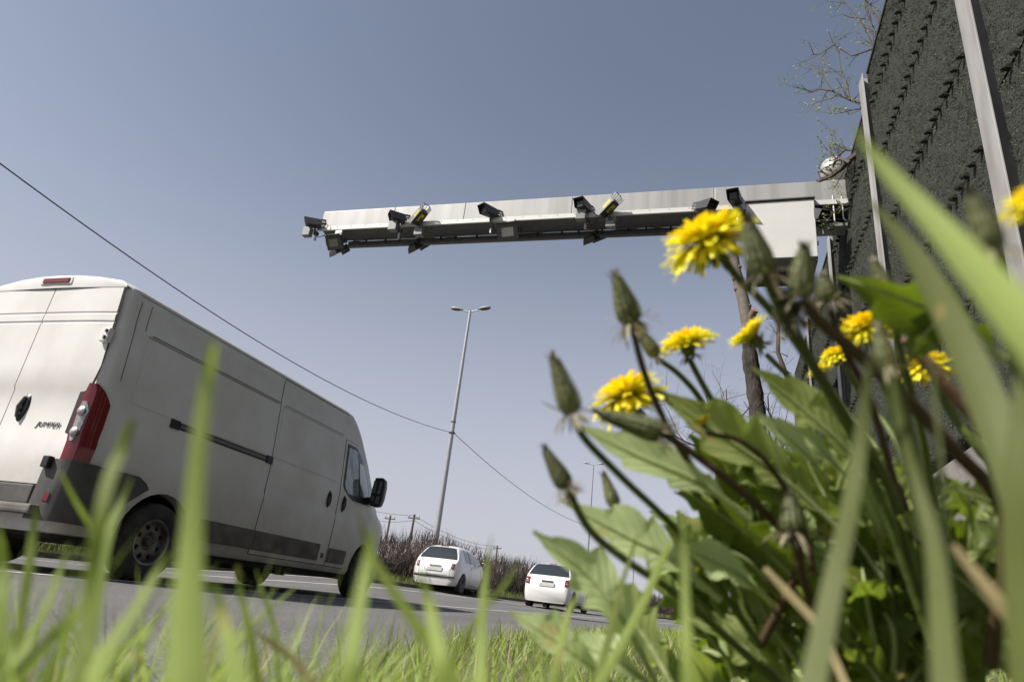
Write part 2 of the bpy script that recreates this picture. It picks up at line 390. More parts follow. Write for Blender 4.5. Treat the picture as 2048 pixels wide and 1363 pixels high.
def road_mat():
    m = mat('asphalt', (0.130, 0.125, 0.124), 0.88, var=0.0, bump=0.004, bscale=90)
    t = m.node_tree; N = t.nodes; L = t.links
    tc = N.new('ShaderNodeTexCoord'); b = N['Principled BSDF']
    v = N.new('ShaderNodeTexVoronoi'); v.inputs['Scale'].default_value = 110; L.new(tc.outputs['Object'], v.inputs['Vector'])
    r1 = N.new('ShaderNodeMapRange'); r1.inputs[3].default_value = 0.45; r1.inputs[4].default_value = 1.7
    L.new(v.outputs['Color'], r1.inputs[0])
    n2 = N.new('ShaderNodeTexNoise'); n2.inputs['Scale'].default_value = 1.0; n2.inputs['Detail'].default_value = 5
    mp = N.new('ShaderNodeMapping'); mp.inputs['Scale'].default_value = (1.6, 0.22, 1); L.new(tc.outputs['Object'], mp.inputs[0]); L.new(mp.outputs[0], n2.inputs['Vector'])
    r2 = N.new('ShaderNodeMapRange'); r2.inputs[1].default_value = 0.3; r2.inputs[2].default_value = 0.7; r2.inputs[3].default_value = 0.82; r2.inputs[4].default_value = 1.16
    L.new(n2.outputs[0], r2.inputs[0])
    mu = N.new('ShaderNodeMath'); mu.operation = 'MULTIPLY'; L.new(r1.outputs[0], mu.inputs[0]); L.new(r2.outputs[0], mu.inputs[1])
    mx = N.new('ShaderNodeMix'); mx.data_type = 'RGBA'; mx.blend_type = 'MULTIPLY'; mx.inputs[0].default_value = 1
    mx.inputs[6].default_value = (0.092, 0.088, 0.089, 1); L.new(mu.outputs[0], mx.inputs[7]); L.new(mx.outputs[2], b.inputs['Base Color'])
    return m
M['asphalt'] = road_mat()
M['soil'] = mat('soil', (0.085, 0.075, 0.045), 0.95, var=0.3, vscale=9, var2=(0.06, 0.075, 0.025), bump=0.02, bscale=30)
M['field'] = mat('field', (0.24, 0.21, 0.13), 0.95, var=0.2, vscale=0.05, var2=(0.13, 0.15, 0.06))

YS = [-30, -20, -12, -7, -4, -2] + [i * 0.5 for i in range(-2, 60)] + list(range(30, 80, 2)) + list(range(80, 201, 10))
mb = MB(); us = [-11.2 + 9.98 * i / 16 for i in range(17)]
P = []
for Y in YS:
    for i, u in enumerate(us):
        X = cx(Y) + u if i < 16 else edge_x(Y) + 0.25
        P.append((X, Y, RZ(X, Y)))
mb.grid(P, len(YS), 17)
tag(mb.build('road', M['asphalt'], smooth=180), kind='structure')
def stripe(ul, wd, y0, y1, name='lane_line'):
    mb = MB(); P = []; n = int((y1 - y0) / 0.5) + 1
    for i in range(n + 1):
        Y = y0 + (y1 - y0) * i / n
        for k in (-0.5, 0.5):
            X = cx(Y) + ul + wd * k
            P.append((X, Y, RZ(X, Y) + 0.004))
    mb.grid(P, n + 1, 2)
    tag(mb.build(name, M['paint']), kind='structure')
stripe(-4.93, 0.13, -8, 120)
stripe(-9.25, 0.13, -8, 120)
stripe(-11.0, 0.10, -8, 120)

xsg = [-1500, -500, -200, -90, -50, -35, -25] + [-20 + i for i in range(0, 31)] + [15, 25, 50, 90, 200, 500, 1500]
ysg = [-300, -100, -50, -30] + list(range(-20, 80, 4)) + [90, 120, 200, 400, 800, 1600]
mb = MB(); P = []
for Y in ysg:
    for X in xsg: P.append((X, Y, RZ(X, Y) - 0.07))
mb.grid(P, len(ysg), len(xsg))
tag(mb.build('field', M['field'], smooth=180), kind='structure')

vs_ = [0.02, 0.05, 0.12, 0.25, 0.4, 0.6, 0.8, 1.0, 1.2, 1.4, 1.6, 1.8, 2.0, 2.2, 2.4, 2.7, 3.0, 3.3, 4, 5, 7]
ysv = [-12, -8, -5, -3] + [-2 + i * 0.2 for i in range(0, 60)] + [10 + i * 0.5 for i in range(40)] + list(range(30, 121, 3))
mb = MB(); P = []
for Y in ysv:
    for v in vs_:
        X = edge_x(Y) + v; P.append((X, Y, verge_z(X, Y) + 0.003))
mb.grid(P, len(ysv), len(vs_))
tag(mb.build('verge', M['soil'], smooth=180), kind='structure')
mb = MB(); P = []                                                  # grassy strip along the far side of the road
for Y in YS:
    for k, (u, z) in enumerate([(-11.22, 0.0), (-11.24, 0.09), (-11.5, 0.12), (-12, 0.16), (-13.2, 0.2), (-15, 0.2)]):
        X = cx(Y) + u; P.append((X, Y, RZ(X, Y) + z))
mb.grid(P, len(YS), 6)
tag(mb.build('far_verge', M['soil'], smooth=180), kind='structure')

# ------------------------------------------------------------------ noise barrier
WX = 2.0
barrier = thing('noise_barrier', 'tall dark green shaggy noise barrier with pale steel posts along the verge', 'noise barrier', (WX, 9.0, 0.5))
def at_b(o, x, y, z): o.location = (x - WX, y - 9.0, z - 0.5)
BAYS = [(-15.2, -11.9, 0.3), (-11.9, -8.6, 0.3), (-8.6, -5.3, 0.25), (-5.3, -2.0, 0.2), (-2.0, 1.3, 0.18), (1.3, 4.6, 0.22), (4.6, 7.9, 0.0), (7.9, 11.2, -0.34), (11.2, 14.5, -0.56), (14.5, 17.8, -0.80)]
ROWZ = [1.92, 2.92, 3.92, 4.91, 5.92, 6.86]                         # joints of the middle bay
rr = random.Random(3)
def tile_mesh():
    mb = MB(); P = []; nu, nv = 34, 12
    for i in range(nu):
        for j in range(nv):
            P.append((rr.uniform(-0.006, 0.006), 3.08 * (i / (nu - 1) - 0.5), 0.985 * j / (nv - 1)))
    mb.grid(P, nu, nv)
    mb.box(0.02, 0.20, -1.54, 1.54, 0, 0.985)
    return mb.mesh('panel', M['mat_base'])
def fibre_mesh(n):
    v = []; f = []
    for _ in range(n):
        y, z = rr.uniform(-1.54, 1.54), rr.uniform(0.0, 0.985)
        L = rr.uniform(0.018, 0.046); wd = rr.uniform(0.0035, 0.0065)
        d = V((-rr.uniform(0.1, 1.0), rr.gauss(0, 1), rr.gauss(-0.2, 1))).normalized()
        s_ = d.cross(V((rr.gauss(0, 1), rr.gauss(0, 1), rr.gauss(0, 1)))).normalized() * wd * 0.5
        p0 = V((0.012, y, z)); p1 = p0 + d * L * 0.55
        d2 = (d + V((rr.uniform(-0.3, 0.5), rr.gauss(0, 0.7), rr.gauss(0, 0.7)))).normalized(); p2 = p1 + d2 * L * 0.45
        b = len(v); v += [p0 - s_, p0 + s_, p1 - s_, p1 + s_, p2]
        f += [(b, b + 1, b + 3, b + 2), (b + 2, b + 3, b + 4)]
    me = bpy.data.meshes.new('fibre_mat'); me.from_pydata([tuple(p) for p in v], [], f); me.materials.append(M['fibre']); me.materials.append(M['fibre_pale'])
    me.polygons.foreach_set('material_index', [1 if (i // 2) % 5 == 0 else 0 for i in range(len(f))])
    return me
def knob_mesh(seed):
    q = random.Random(seed); bm = bmesh.new(); bmesh.ops.create_icosphere(bm, subdivisions=1, radius=1)
    for v in bm.verts:
        k = q.uniform(0.8, 1.18); v.co = V((v.co.x * 0.045 * k - 0.012, v.co.y * 0.030 * k, v.co.z * 0.036 * k))
    me = bpy.data.meshes.new('knob'); bm.to_mesh(me); bm.free(); me.materials.append(M['knob']); return me
TILE = tile_mesh(); FIBS = [fibre_mesh(22000), fibre_mesh(22000)]; KNOBS = [knob_mesh(i) for i in range(4)]
knob_spots = []
for bi, (y0, y1, dz) in enumerate(BAYS):
    yc = (y0 + y1) / 2
    for k, zr in enumerate([z + dz for z in ROWZ]):
        if k == len(ROWZ) - 1 and False: continue
        t = mesh_obj('panel', TILE, barrier); at_b(t, WX + rr.uniform(0, 0.02), yc, zr + 0.008)
        hgt = 0.985 if k < 5 else 0.62
        t.scale = (1, 1, hgt / 0.985)
        fb = mesh_obj('fibre_mat', FIBS[(bi + k) % 2], t); tag(fb, kind='stuff')
        n = 18 if y0 > 1 else 0
        for i in range(n): knob_spots.append((y0 + 0.25 + (y1 - y0 - 0.5) * (i + 0.5) / n + rr.uniform(-0.015, 0.015), zr + rr.uniform(-0.01, 0.01)))
    cap = MB().box(WX + 0.0, WX + 0.2, y0 + 0.12, y1 - 0.12, 0, 0.04).build('coping', M['mat_base'], barrier); cap.location = (-WX, -9.0, ROWZ[-1] + dz + 0.645 - 0.5)
    pl = MB().box(WX - 0.03, WX + 0.22, y0 + 0.13, y1 - 0.13, 0.35, 1.80 + dz).build('plinth', M['concrete'], barrier, bevel=0.012); pl.location = (-WX, -9.0, -0.5)
knob_spots.sort(key=lambda p: (p[0] - 4.6) ** 2 + (p[1] - 4.5) ** 2 if p[0] > 2.5 else 1e6)
for i, (y, z) in enumerate(knob_spots[:300]):
    k = mesh_obj('knob', KNOBS[i % 4], barrier); at_b(k, WX - 0.01, y, z); k.scale = [rr.uniform(0.9, 1.15)] * 3
mb = MB()
for i, (y, z) in enumerate(knob_spots[300:]):
    me = KNOBS[i % 4]; mb.add([(v.co.x + WX - 0.01 - WX, v.co.y + y - 9.0, v.co.z + z - 0.5) for v in me.vertices], [tuple(p.vertices) for p in me.polygons])
tag(mb.build('knob_row', M['knob'], barrier), kind='stuff')
for y, ht in [(-15.2, 7.9), (-11.9, 7.9), (-8.6, 7.9), (-5.3, 7.9), (-2.0, 7.9), (1.3, 7.9), (4.62, 8.2), (7.88, 7.52), (11.2, 7.0), (14.5, 6.95), (17.8, 6.4)]:
    mb = MB(); z0, z1 = 0.3, ht
    mb.box(-0.055, -0.04, -0.12, 0.12, z0, z1)                       # front flange
    mb.box(-0.04, 0.12, -0.012, 0.012, z0, z1 - 0.003)               # web
    mb.box(0.12, 0.135, -0.15, 0.15, z0, z1)
    mb.v = [(a + 0.0, b + y - 9.0, c - 0.5) for a, b, c in mb.v]
    mb.build('post', M['post_steel'], barrier, bevel=0.003, seg=1)

# ------------------------------------------------------------------ hedge on the far side
rh = random.Random(11)
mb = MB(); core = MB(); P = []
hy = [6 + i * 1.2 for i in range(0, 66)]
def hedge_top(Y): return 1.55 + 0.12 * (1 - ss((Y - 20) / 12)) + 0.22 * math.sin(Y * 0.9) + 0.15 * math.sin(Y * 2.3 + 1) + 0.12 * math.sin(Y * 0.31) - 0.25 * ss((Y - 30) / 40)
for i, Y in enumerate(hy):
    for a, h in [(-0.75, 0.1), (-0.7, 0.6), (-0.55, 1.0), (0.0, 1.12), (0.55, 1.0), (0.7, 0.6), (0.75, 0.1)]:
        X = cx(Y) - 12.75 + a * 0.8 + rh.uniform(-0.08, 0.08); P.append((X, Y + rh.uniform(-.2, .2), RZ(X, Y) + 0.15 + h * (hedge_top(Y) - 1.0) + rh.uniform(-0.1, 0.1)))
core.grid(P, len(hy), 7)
hv = []; hf = []
for _ in range(34000):
    Y = 7 + 70 * rh.random() ** 1.35; a = rh.gauss(0.25, 0.42); X = cx(Y) - 12.75 + a
    top = hedge_top(Y); z0 = RZ(X, Y) + rh.uniform(0.12, top * 0.82); L = rh.uniform(0.22, 0.6)
    d = V((rh.gauss(0.15 * (a > 0), 0.3), rh.gauss(0, 0.32), 1)).normalized(); wd = rh.uniform(0.006, 0.016) * (1 + Y / 60)
    p0 = V((X, Y, z0)); p1 = p0 + d * L * 0.5; d = (d + V((rh.gauss(0, 0.3), rh.gauss(0, 0.3), 0.1))).normalized(); p2 = p1 + d * L * 0.5
    s_ = V((1, 0.25, 0)) * wd * 0.5; b = len(hv)
    hv += [p0 - s_, p0 + s_, p1 - s_ * 0.8, p1 + s_ * 0.8, p2]; hf += [(b, b + 1, b + 3, b + 2), (b + 2, b + 3, b + 4)]
mb = MB(); mb.add(hv, hf)
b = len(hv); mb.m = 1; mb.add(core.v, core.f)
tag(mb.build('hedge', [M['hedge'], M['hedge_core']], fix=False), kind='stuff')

# grass strip in front of the hedge
def blades(name, spots, mats, seedn, bend=0.5, label=None):
    q = random.Random(seedn); v = []; f = []; mi = []
    for (x, y, z, h, wd, m) in spots:
        a = q.uniform(0, 6.283); lean = q.gauss(0, 0.28); lean2 = q.gauss(0, 0.28)
        d = V((lean, lean2, 1)).normalized(); s_ = V((math.cos(a), math.sin(a), 0)) * wd * 0.5
        b = len(v); p = V((x, y, z)); nseg = 4 if wd < 0.02 else 2
        for k in range(nseg):
            t = k / nseg; wk = (1 - t) ** 0.6 if k else 0.75
            v += [p - s_ * wk, p + s_ * wk]
            p = p + d * h / nseg; d = (d + V((lean * bend, lean2 * bend, -0.12 * bend)) * (0.5 + t)).normalized()
        v.append(p); n0 = b
        for k in range(nseg - 1): f.append((n0 + 2 * k, n0 + 2 * k + 1, n0 + 2 * k + 3, n0 + 2 * k + 2)); mi.append(m)
        f.append((n0 + 2 * nseg - 2, n0 + 2 * nseg - 1, n0 + 2 * nseg)); mi.append(m)
    me = bpy.data.meshes.new(name); me.from_pydata([tuple(p) for p in v], [], f)
    for m in mats: me.materials.append(m)
    me.polygons.foreach_set('material_index', mi); me.polygons.foreach_set('use_smooth', [True] * len(f))
    return tag(mesh_obj(name, me), kind='stuff')
sp = []
for _ in range(9000):
    Y = 8 + 55 * rh.random() ** 1.3; u = rh.uniform(-12.1, -11.25); X = cx(Y) + u
    sp.append((X, Y, RZ(X, Y) + 0.1, rh.uniform(0.12, 0.32), 0.012 * (1 + Y / 40), 0 if rh.random() < 0.75 else 1))
blades('grass', sp, [M['grass_far'], M['grass_small_deep']], 5)
# ----@@VAN
# ------------------------------------------------------------------ vehicles
class Loft:
    """a body given by its right half cross-section at each station; x right, y forward, z up"""
    def __init__(s, ring): s.ring = ring
    def side(s, y, z):
        r = s.ring(y); zs = np.maximum.accumulate(np.array([p[1] for p in r]) + np.arange(len(r)) * 1e-6)
        return float(np.interp(z, zs, [p[0] for p in r]))
    def at(s, y, k):                                               # k: float index into the ring
        r = s.ring(y); i = min(int(k), len(r) - 2); t = k - i
        return V((lerp(r[i][0], r[i + 1][0], t), y, lerp(r[i][1], r[i + 1][1], t)))
    def body(s, ys, name, mt, parent, smooth=32):
        mb = MB(); P = []; n = None
        for y in ys:
            r = s.ring(y); full = [(w, z) for w, z in r] + [(-w, z) for w, z in r[::-1][1:-1]]
            n = len(full); P += [(w, y, z) for w, z in full]
        fs = []
        for i in range(len(ys) - 1):
            for k in range(n): a, c = i * n + k, i * n + (k + 1) % n; fs.append((a, c, c + n, a + n))
        fs += [tuple(range(n)), tuple(range((len(ys) - 1) * n, len(ys) * n))]
        mb.add(P, fs)
        return mb.build(name, mt, parent, smooth=smooth)
    def side_patch(s, mb, yr, yf, z0, z1, off, th=0.012, ny=8, nz=10, sg=1, m=None):
        yr = yr if callable(yr) else (lambda z, c=yr: c); yf = yf if callable(yf) else (lambda z, c=yf: c)
        zs = z1 if hasattr(z1, '__len__') else [z0 + (z1 - z0) * j / (nz - 1) for j in range(nz)]
        nz = len(zs); o = []; b = []
        for i in range(ny):
            for z in zs:
                y = lerp(yr(z), yf(z), i / (ny - 1)); x = s.side(y, z)
                o.append((sg * (x + off), y, z)); b.append((sg * (x + off - th), y, z))
        mb.grid(o, ny, nz, m); bs = len(mb.v); rim = []
        idx = [i * nz for i in range(ny)] + [(ny - 1) * nz + j for j in range(1, nz)] + [i * nz + nz - 1 for i in range(ny - 2, -1, -1)] + [j for j in range(nz - 2, 0, -1)]
        k = len(idx); mb.add([o[i] for i in idx] + [b[i] for i in idx], [(q, (q + 1) % k, (q + 1) % k + k, q + k) for q in range(k)], m)
    def top_patch(s, mb, y0, y1, k0, off, ny=8, m=None, k1=None):
        """over the top between ring index k0 on the right and k0 on the left"""
        kt = len(s.ring(y0)) - 1; P = []; nx = 9
        for i in range(ny):
            y = lerp(y0, y1, i / (ny - 1)); kk = k0 if k1 is None else lerp(k0, k1, i / (ny - 1))
            y2 = y + 0.01; nrm = s.at(y2, kt) - s.at(y, kt); nrm = V((0, -nrm.z, nrm.y)).normalized()
            for j in range(nx):
                t = -1 + 2 * j / (nx - 1); p = s.at(y, kk + (kt - kk) * (1 - abs(t)))
                P.append((p.x * (1 if t > 0 else -1), p.y + nrm.y * off, p.z + nrm.z * off))
        mb.grid(P, ny, nx, m)

def arc_y(c, r, n=16): return [V((0, c[0] + r * math.cos(6.2832 * k / n), c[1] + r * math.sin(6.2832 * k / n))) for k in range(n)]
def arch_cutter(cs, r, x=3.0, n=28):
    mb = MB()
    for c in cs:
        poly = [p + V((-x, 0, 0)) for p in arc_y(c, r, n)]; mb.prism(poly, (2 * x, 0, 0))
    return mb.mesh('cut', M['gap'])
def disc_holes(r_in, r_out, nh, rc, rh_, th):
    """steel wheel disc with real round holes"""
    me = MB().lathe([(r_in, -th), (r_out, -th), (r_out, 0), (r_in, 0), (r_in, -th)], 48).mesh('rim_disc', M['steel_wheel'])
    return me
def make_wheel(name, R, W, rim, mt, holes=8, parent=None, disc='steel'):
    """axis along local X, outer side +X"""
    X = Matrix.Rotation(math.pi / 2, 4, 'Y')
    t = empty(name); t.parent = parent
    h = W / 2
    prof = [(rim, -h * 0.9), (rim + 0.03, -h), (R - 0.03, -h), (R - 0.008, -h * 0.86), (R, -h * 0.6), (R, h * 0.6), (R - 0.008, h * 0.86), (R - 0.03, h), (rim + 0.045, h * 1.02), (rim + 0.012, h * 0.95), (rim, h * 0.8)]
    ty = MB()
    for i, o in enumerate(prof): pass
    ty.lathe(prof, 40, X)
    for g in (-0.5, -0.17, 0.17, 0.5): ty.lathe([(R + 0.001, h * (g - 0.06)), (R + 0.004, h * (g - 0.055)), (R + 0.004, h * (g + 0.055)), (R + 0.001, h * (g + 0.06))], 40, X)
    ty.build('tyre', M['tyre'], t, smooth=40)
    rb = MB().lathe([(0.0, h * 0.35), (rim * 0.30, h * 0.36), (rim * 0.36, h * 0.52), (rim * 0.52, h * 0.62), (rim * 0.80, h * 0.46), (rim * 0.88, h * 0.42), (rim * 0.90, h * 0.85), (rim * 1.0, h * 0.95), (rim * 1.02, h * 0.9), (rim * 0.96, -h * 0.8),
                    (rim * 0.84, 0), (rim * 0.5, h * 0.3), (0.0, h * 0.2)], 48, X)
    ro = rb.build('rim', M[mt], t, smooth=40)
    cm = MB()
    for k in range(holes):
        a = 6.2832 * (k + 0.5) / holes
        if disc == 'steel': poly = [V((0, rim * 0.665 * math.cos(a) + rim * 0.115 * math.cos(q), rim * 0.665 * math.sin(a) + rim * 0.115 * math.sin(q))) for q in [6.2832 * j / 12 for j in range(12)]]
        else:
            poly = [V((0, rr_ * math.cos(a + da), rr_ * math.sin(a + da))) for rr_, da in [(rim * .36, -.12), (rim * .83, -.27), (rim * .86, 0), (rim * .83, .27), (rim * .36, .12)]]
        cm.prism([p + V((-0.5, 0, 0)) for p in poly], (1, 0, 0))
    boolean(ro, cm.mesh('cut', M['gap']))
    hub = MB().lathe([(0, h * 0.72), (rim * 0.16, h * 0.70), (rim * 0.2, h * 0.5), (rim * 0.2, h * 0.3)], 20, X)
    for k in range(5):
        a = 6.2832 * k / 5; c = V((h * 0.5, rim * 0.27 * math.cos(a), rim * 0.27 * math.sin(a))); hub.tube([c, c + V((h * 0.14, 0, 0))], rim * 0.035, 6)
    hub.build('hub_cap', M['badge'], t, smooth=40)
    MB().lathe([(rim * 0.95, -h * 0.1), (0.0, -h * 0.12)], 24, X).build('brake_disc', M['under'], t)
    return t

# ---- the white delivery van
VAN_X, VAN_Y = -6.0, 4.04
van = thing('delivery_van', 'large white high-roof delivery van driving away in the near lane', 'van', (VAN_X, VAN_Y, 0))
VB = [(0, .30), (.80, .30), (.955, .31), (.985, .36), (1.0, .60), (1.010, .90), (1.012, 1.03), (1.000, 1.08), (.998, 1.36), (.990, 1.43), (.967, 1.70), (.928, 2.10), (.912, 2.20), (.903, 2.36), (.900, 2.44), (.885, 2.49), (.835, 2.53), (.58, 2.565), (.28, 2.585), (0, 2.59)]
def van_F(y): return interp(y, [0, 4.4, 4.9, 5.3, 5.6, 5.8, 5.92, 5.98], [1, 1, .99, .955, .88, .76, .62, .45])
def van_top(y): return interp(y, [0, 3.9, 4.1, 4.25, 4.45, 4.9, 5.28, 5.40, 5.60, 5.80, 5.92, 5.98], [2.59, 2.59, 2.57, 2.49, 2.35, 1.95, 1.56, 1.45, 1.33, 1.15, .95, .62])
def van_ring(y):
    t = van_top(y); F = van_F(y); ins = interp(y, [-.03, 0, .02, .05, .09], [.075, .052, .028, .010, 0]) if y < .09 else 0
    out = []
    for w_, z in VB:
        if t >= 1.1: z2 = z if z <= 1.03 else 1.03 + (z - 1.03) * (t - 1.03) / (2.59 - 1.03)
        else: z2 = .30 + (z - .30) * (t - .30) / (2.59 - .30)
        w2 = w_ * F
        if y > 4.1 and z > 1.4: w2 *= lerp(1, 0.93, ss((y - 4.1) / 1.2) * ss((z - 1.4) / 0.8))
        out.append((max(0, w2 - ins) if w_ > 0 else 0, z2))
    return out
VL = Loft(van_ring)
vb = VL.body([-.03, 0, .02, .05, .09] + [.2 + .2 * i for i in range(19)] + [3.9, 4.0, 4.1, 4.18, 4.25, 4.35, 4.45, 4.7, 4.9, 5.1, 5.28, 5.34, 5.4, 5.5, 5.6, 5.7, 5.8, 5.87, 5.92, 5.96, 5.98], 'body', M['van_white'], van, smooth=28)
VAX = (1.00, 5.035)
boolean(vb, arch_cutter([(VAX[0], .36), (VAX[1], .36)], .425))
vb.data.set_sharp_from_angle(angle=math.radians(28))
MB().box(-.86, .86, .35, 5.6, .24, .42).build('underbody', M['under'], van)
mb = MB()
mb.tube([(-.3, .3, .34), (-.3, 1.9, .30), (.1, 2.3, .30)], .035, 8); mb.box(-.7, .7, .93, 1.07, .27, .38); mb.box(-.55, .2, 2.3, 3.4, .20, .30)
mb.box(.55, .68, 1.3, 3.6, .2, .26)
mb.build('chassis', M['under'], van)
MB().lathe([(0, .16), (.30, .16), (.33, .20), (.33, .33), (.28, .36), (0, .36)], 24, Matrix.Translation((-.25, .45, 0))).build('spare_wheel', M['tyre'], van, smooth=40)
MB().box(-.84, .84, .12, .30, .27, .42).build('rear_crossmember', M['under'], van)
w0 = make_wheel('wheel', .345, .225, .205, 'steel_wheel', 8, van)
w0.location = (.895, VAX[0], .345)
for i, (sx, yy) in enumerate([(1, VAX[1]), (-1, VAX[0]), (-1, VAX[1])]):
    c = copy_tree(w0, van); c.location = (sx * .895, yy, .345)
    if sx < 0: c.rotation_euler = (0, 0, math.pi)
# wheel arch liners
for yy in VAX:
    mb = MB(); P = []
    for k in range(15):
        a = math.pi * (-0.08 + 1.16 * k / 14); 
        for x in (-.9, -.55, .55, .9): P.append((x, yy + .41 * math.cos(a), .36 + .41 * math.sin(a)))
    mb.grid(P, 15, 4); mb.build('wheel_arch_liner', M['under'], van)
# flank: sliding door, cab door, stamped panels
def flank(sg):
    one = sg > 0
    mb = MB(); VL.side_patch(mb, 2.385, 3.965, .375, 2.448, .0016, .004, 10, 26, sg); mb.build('door_seal', M['gap'], van, smooth=60)
    mb = MB(); VL.side_patch(mb, 2.393, 3.957, .383, 2.440, .006, .008, 12, 34, sg); d = mb.build('sliding_door', M['van_white'], van, smooth=30)
    mb = MB(); VL.side_patch(mb, 3.972, lambda z: interp(z, [.375, .5, .80, 1.15, 1.34, 1.62, 1.9, 2.06], [4.46, 4.50, 4.80, 5.02, 4.98, 4.90, 4.66, 4.36]), .375, 2.10, .0016, .004, 10, 26, sg); mb.build('door_seal', M['gap'], van, smooth=60)
    mb = MB(); VL.side_patch(mb, 3.980, lambda z: interp(z, [.375, .5, .80, 1.15, 1.34, 1.62, 1.9, 2.06], [4.452, 4.492, 4.792, 5.012, 4.972, 4.892, 4.652, 4.35]), .383, 2.092, .006, .008, 12, 34, sg); cd = mb.build('cab_door', M['van_white'], van, smooth=30)
    # window: rubber frame and two panes
    fr = lambda z: interp(z, [1.30, 1.40, 1.62, 1.9, 2.05], [4.93, 4.94, 4.88, 4.64, 4.33])
    re_ = lambda z: interp(z, [1.30, 1.38, 1.46, 2.05], [4.32, 4.12, 4.03, 4.03])
    mb = MB(); VL.side_patch(mb, re_, fr, 1.30, 2.05, .012, .01, 10, 16, sg); wf = mb.build('window_frame', M['black'], cd, smooth=40)
    mb = MB(); VL.side_patch(mb, lambda z: re_(z) + .035, lambda z: min(fr(z) - .05, interp(z, [1.3, 2.05], [4.52, 4.34])), 1.37, 2.005, .017, .006, 8, 12, sg); mb.build('window', M['glass_cab'], cd, smooth=60)
    mb = MB(); VL.side_patch(mb, lambda z: interp(z, [1.3, 2.0], [4.575, 4.40]), lambda z: max(interp(z, [1.3, 2.0], [4.575, 4.40]) + .02, fr(z) - .05), 1.40, 1.86, .017, .006, 5, 10, sg); mb.build('quarter_window', M['glass_cab'], cd, smooth=60)
    # upper stamped fields; the shade of their creases is put in as thin dark strips
    for y0, y1 in ((.30, 2.35), (2.44, 3.86)):
        mb = MB(); VL.side_patch(mb, y0, y1, 1.475, 2.105, .011 if y0 > 2 else .006, .012, 8, 14, sg)
        mb.build('stamped_panel', M['van_white'], d if y0 > 2 else van, smooth=30)
        mb = MB(); VL.side_patch(mb, y0 + .04, y1 + .02, 2.135, 2.142, .0075, .004, 8, 2, sg); VL.side_patch(mb, y0, y1, 2.112, 2.117, .0075, .004, 8, 2, sg)
        mb.build('crease_shade', M['moulding'], d if y0 > 2 else van)
    mb = MB(); VL.side_patch(mb, .13, .136, 1.62, 2.40, .003, .003, 2, 14, sg); VL.side_patch(mb, .25, .256, 2.15, 2.40, .003, .003, 2, 8, sg); mb.build('panel_joint', M['moulding'], van)
    mb = MB(); VL.side_patch(mb, .1, 3.97, 2.452, 2.458, .004, .004, 20, 2, sg); mb.build('roof_gutter', M['moulding'], van)
    # slide rail
    mb = MB(); VL.side_patch(mb, .80, 2.38, 1.395, 1.462, .004, .006, 8, 4, sg); r = mb.build('slide_rail', M['black'], van)
    mb = MB(); VL.side_patch(mb, .92, 2.28, 1.412, 1.445, .010, .008, 8, 3, sg); mb.build('rail_cover', M['cam_under'], r)
    mb = MB()
    for y0, y1 in ((.79, .90), (2.29, 2.40)): VL.side_patch(mb, y0, y1, 1.385, 1.472, .016, .02, 3, 3, sg)
    mb.build('rail_end', M['black'], r)
    # rub strips
    for y0, y1, z0, z1 in ((1.52, 2.375, .43, .635), (2.40, 3.75, .43, .635), (3.99, 4.43, .43, .61)):
        mb = MB(); VL.side_patch(mb, y0, y1, z0, z1, .024, .024, 6, 5, sg); mb.build('rub_strip', M['moulding'], van, bevel=.006, seg=1)
    mb = MB(); VL.side_patch(mb, 3.83, 3.89, .47, .53, .012, .01, 2, 2, sg); mb.build('step_recess', M['black'], van)
    # handles
    for y in (3.73, 4.12):
        P = []; mb = MB()
        pr = [(0, .016), (.5, .016), (.85, .012), (1, .003)]
        for q, o in pr:
            for k in range(20):
                a = 6.2832 * k / 20; yy = y + .048 * q * math.cos(a); z = 1.215 + .115 * q * math.sin(a) ; P.append((sg * (VL.side(yy, z) + .006 + o), yy, z))
        mb.add(P, [(i * 20 + k, i * 20 + (k + 1) % 20, (i + 1) * 20 + (k + 1) % 20, (i + 1) * 20 + k) for i in range(3) for k in range(20)] + [tuple(range(20))])
        h = mb.build('door_handle', M['black'], d if y < 4 else cd, smooth=40)
        MB().tube([(sg * (VL.side(y, 1.13) + .03), y, 1.13), (sg * (VL.side(y, 1.2) + .045), y, 1.2), (sg * (VL.side(y, 1.29) + .03), y, 1.29)], .011, 8).build('grip', M['plastic'], h, smooth=60)
    # front fender seam and mirror
    mb = MB()
    prof = [(.10, -.215), (.15, -.20), (.17, -.1), (.175, .1), (.165, .19), (.13, .225), (.04, .22), (.02, .1), (.01, -.1), (.03, -.2)]
    def mpt(u, z, y): return (sg * (1.02 + u * 1.25), 4.82 + y, 1.50 + z)
    P = []
    for y, s_ in ((-.055, .97), (-.035, 1.0), (.03, .98), (.08, .82), (.105, .5)):
        for u, z in prof: P.append(mpt(.095 + (u - .095) * s_, z * s_, y))
    n = len(prof)
    mb.add(P, [(i * n + k, i * n + (k + 1) % n, (i + 1) * n + (k + 1) % n, (i + 1) * n + k) for i in range(4) for k in range(n)] + [tuple(range(n)), tuple(range(4 * n, 5 * n))])
    mb.box(min(sg * .93, sg * 1.06), max(sg * .93, sg * 1.06), 4.76, 4.87, 1.33, 1.42)
    mi_ = mb.build('door_mirror', M['black'], cd, smooth=40)
    mb = MB()
    for zz0, zz1 in ((-.02, .17), (-.17, -.05)): mb.prism([mpt(.03, zz0, -.058), mpt(.145, zz0, -.058), mpt(.145, zz1, -.058), mpt(.03, zz1, -.058)], (0, -.004, 0))
    mb.build('mirror_glass', M['mirror'], mi_)
flank(1); flank(-1)
# windscreen
mb = MB(); VL.top_patch(mb, 4.20, 5.26, 13.2, .006, 12); mb.build('windscreen', M['glass_tint'], van, smooth=60)
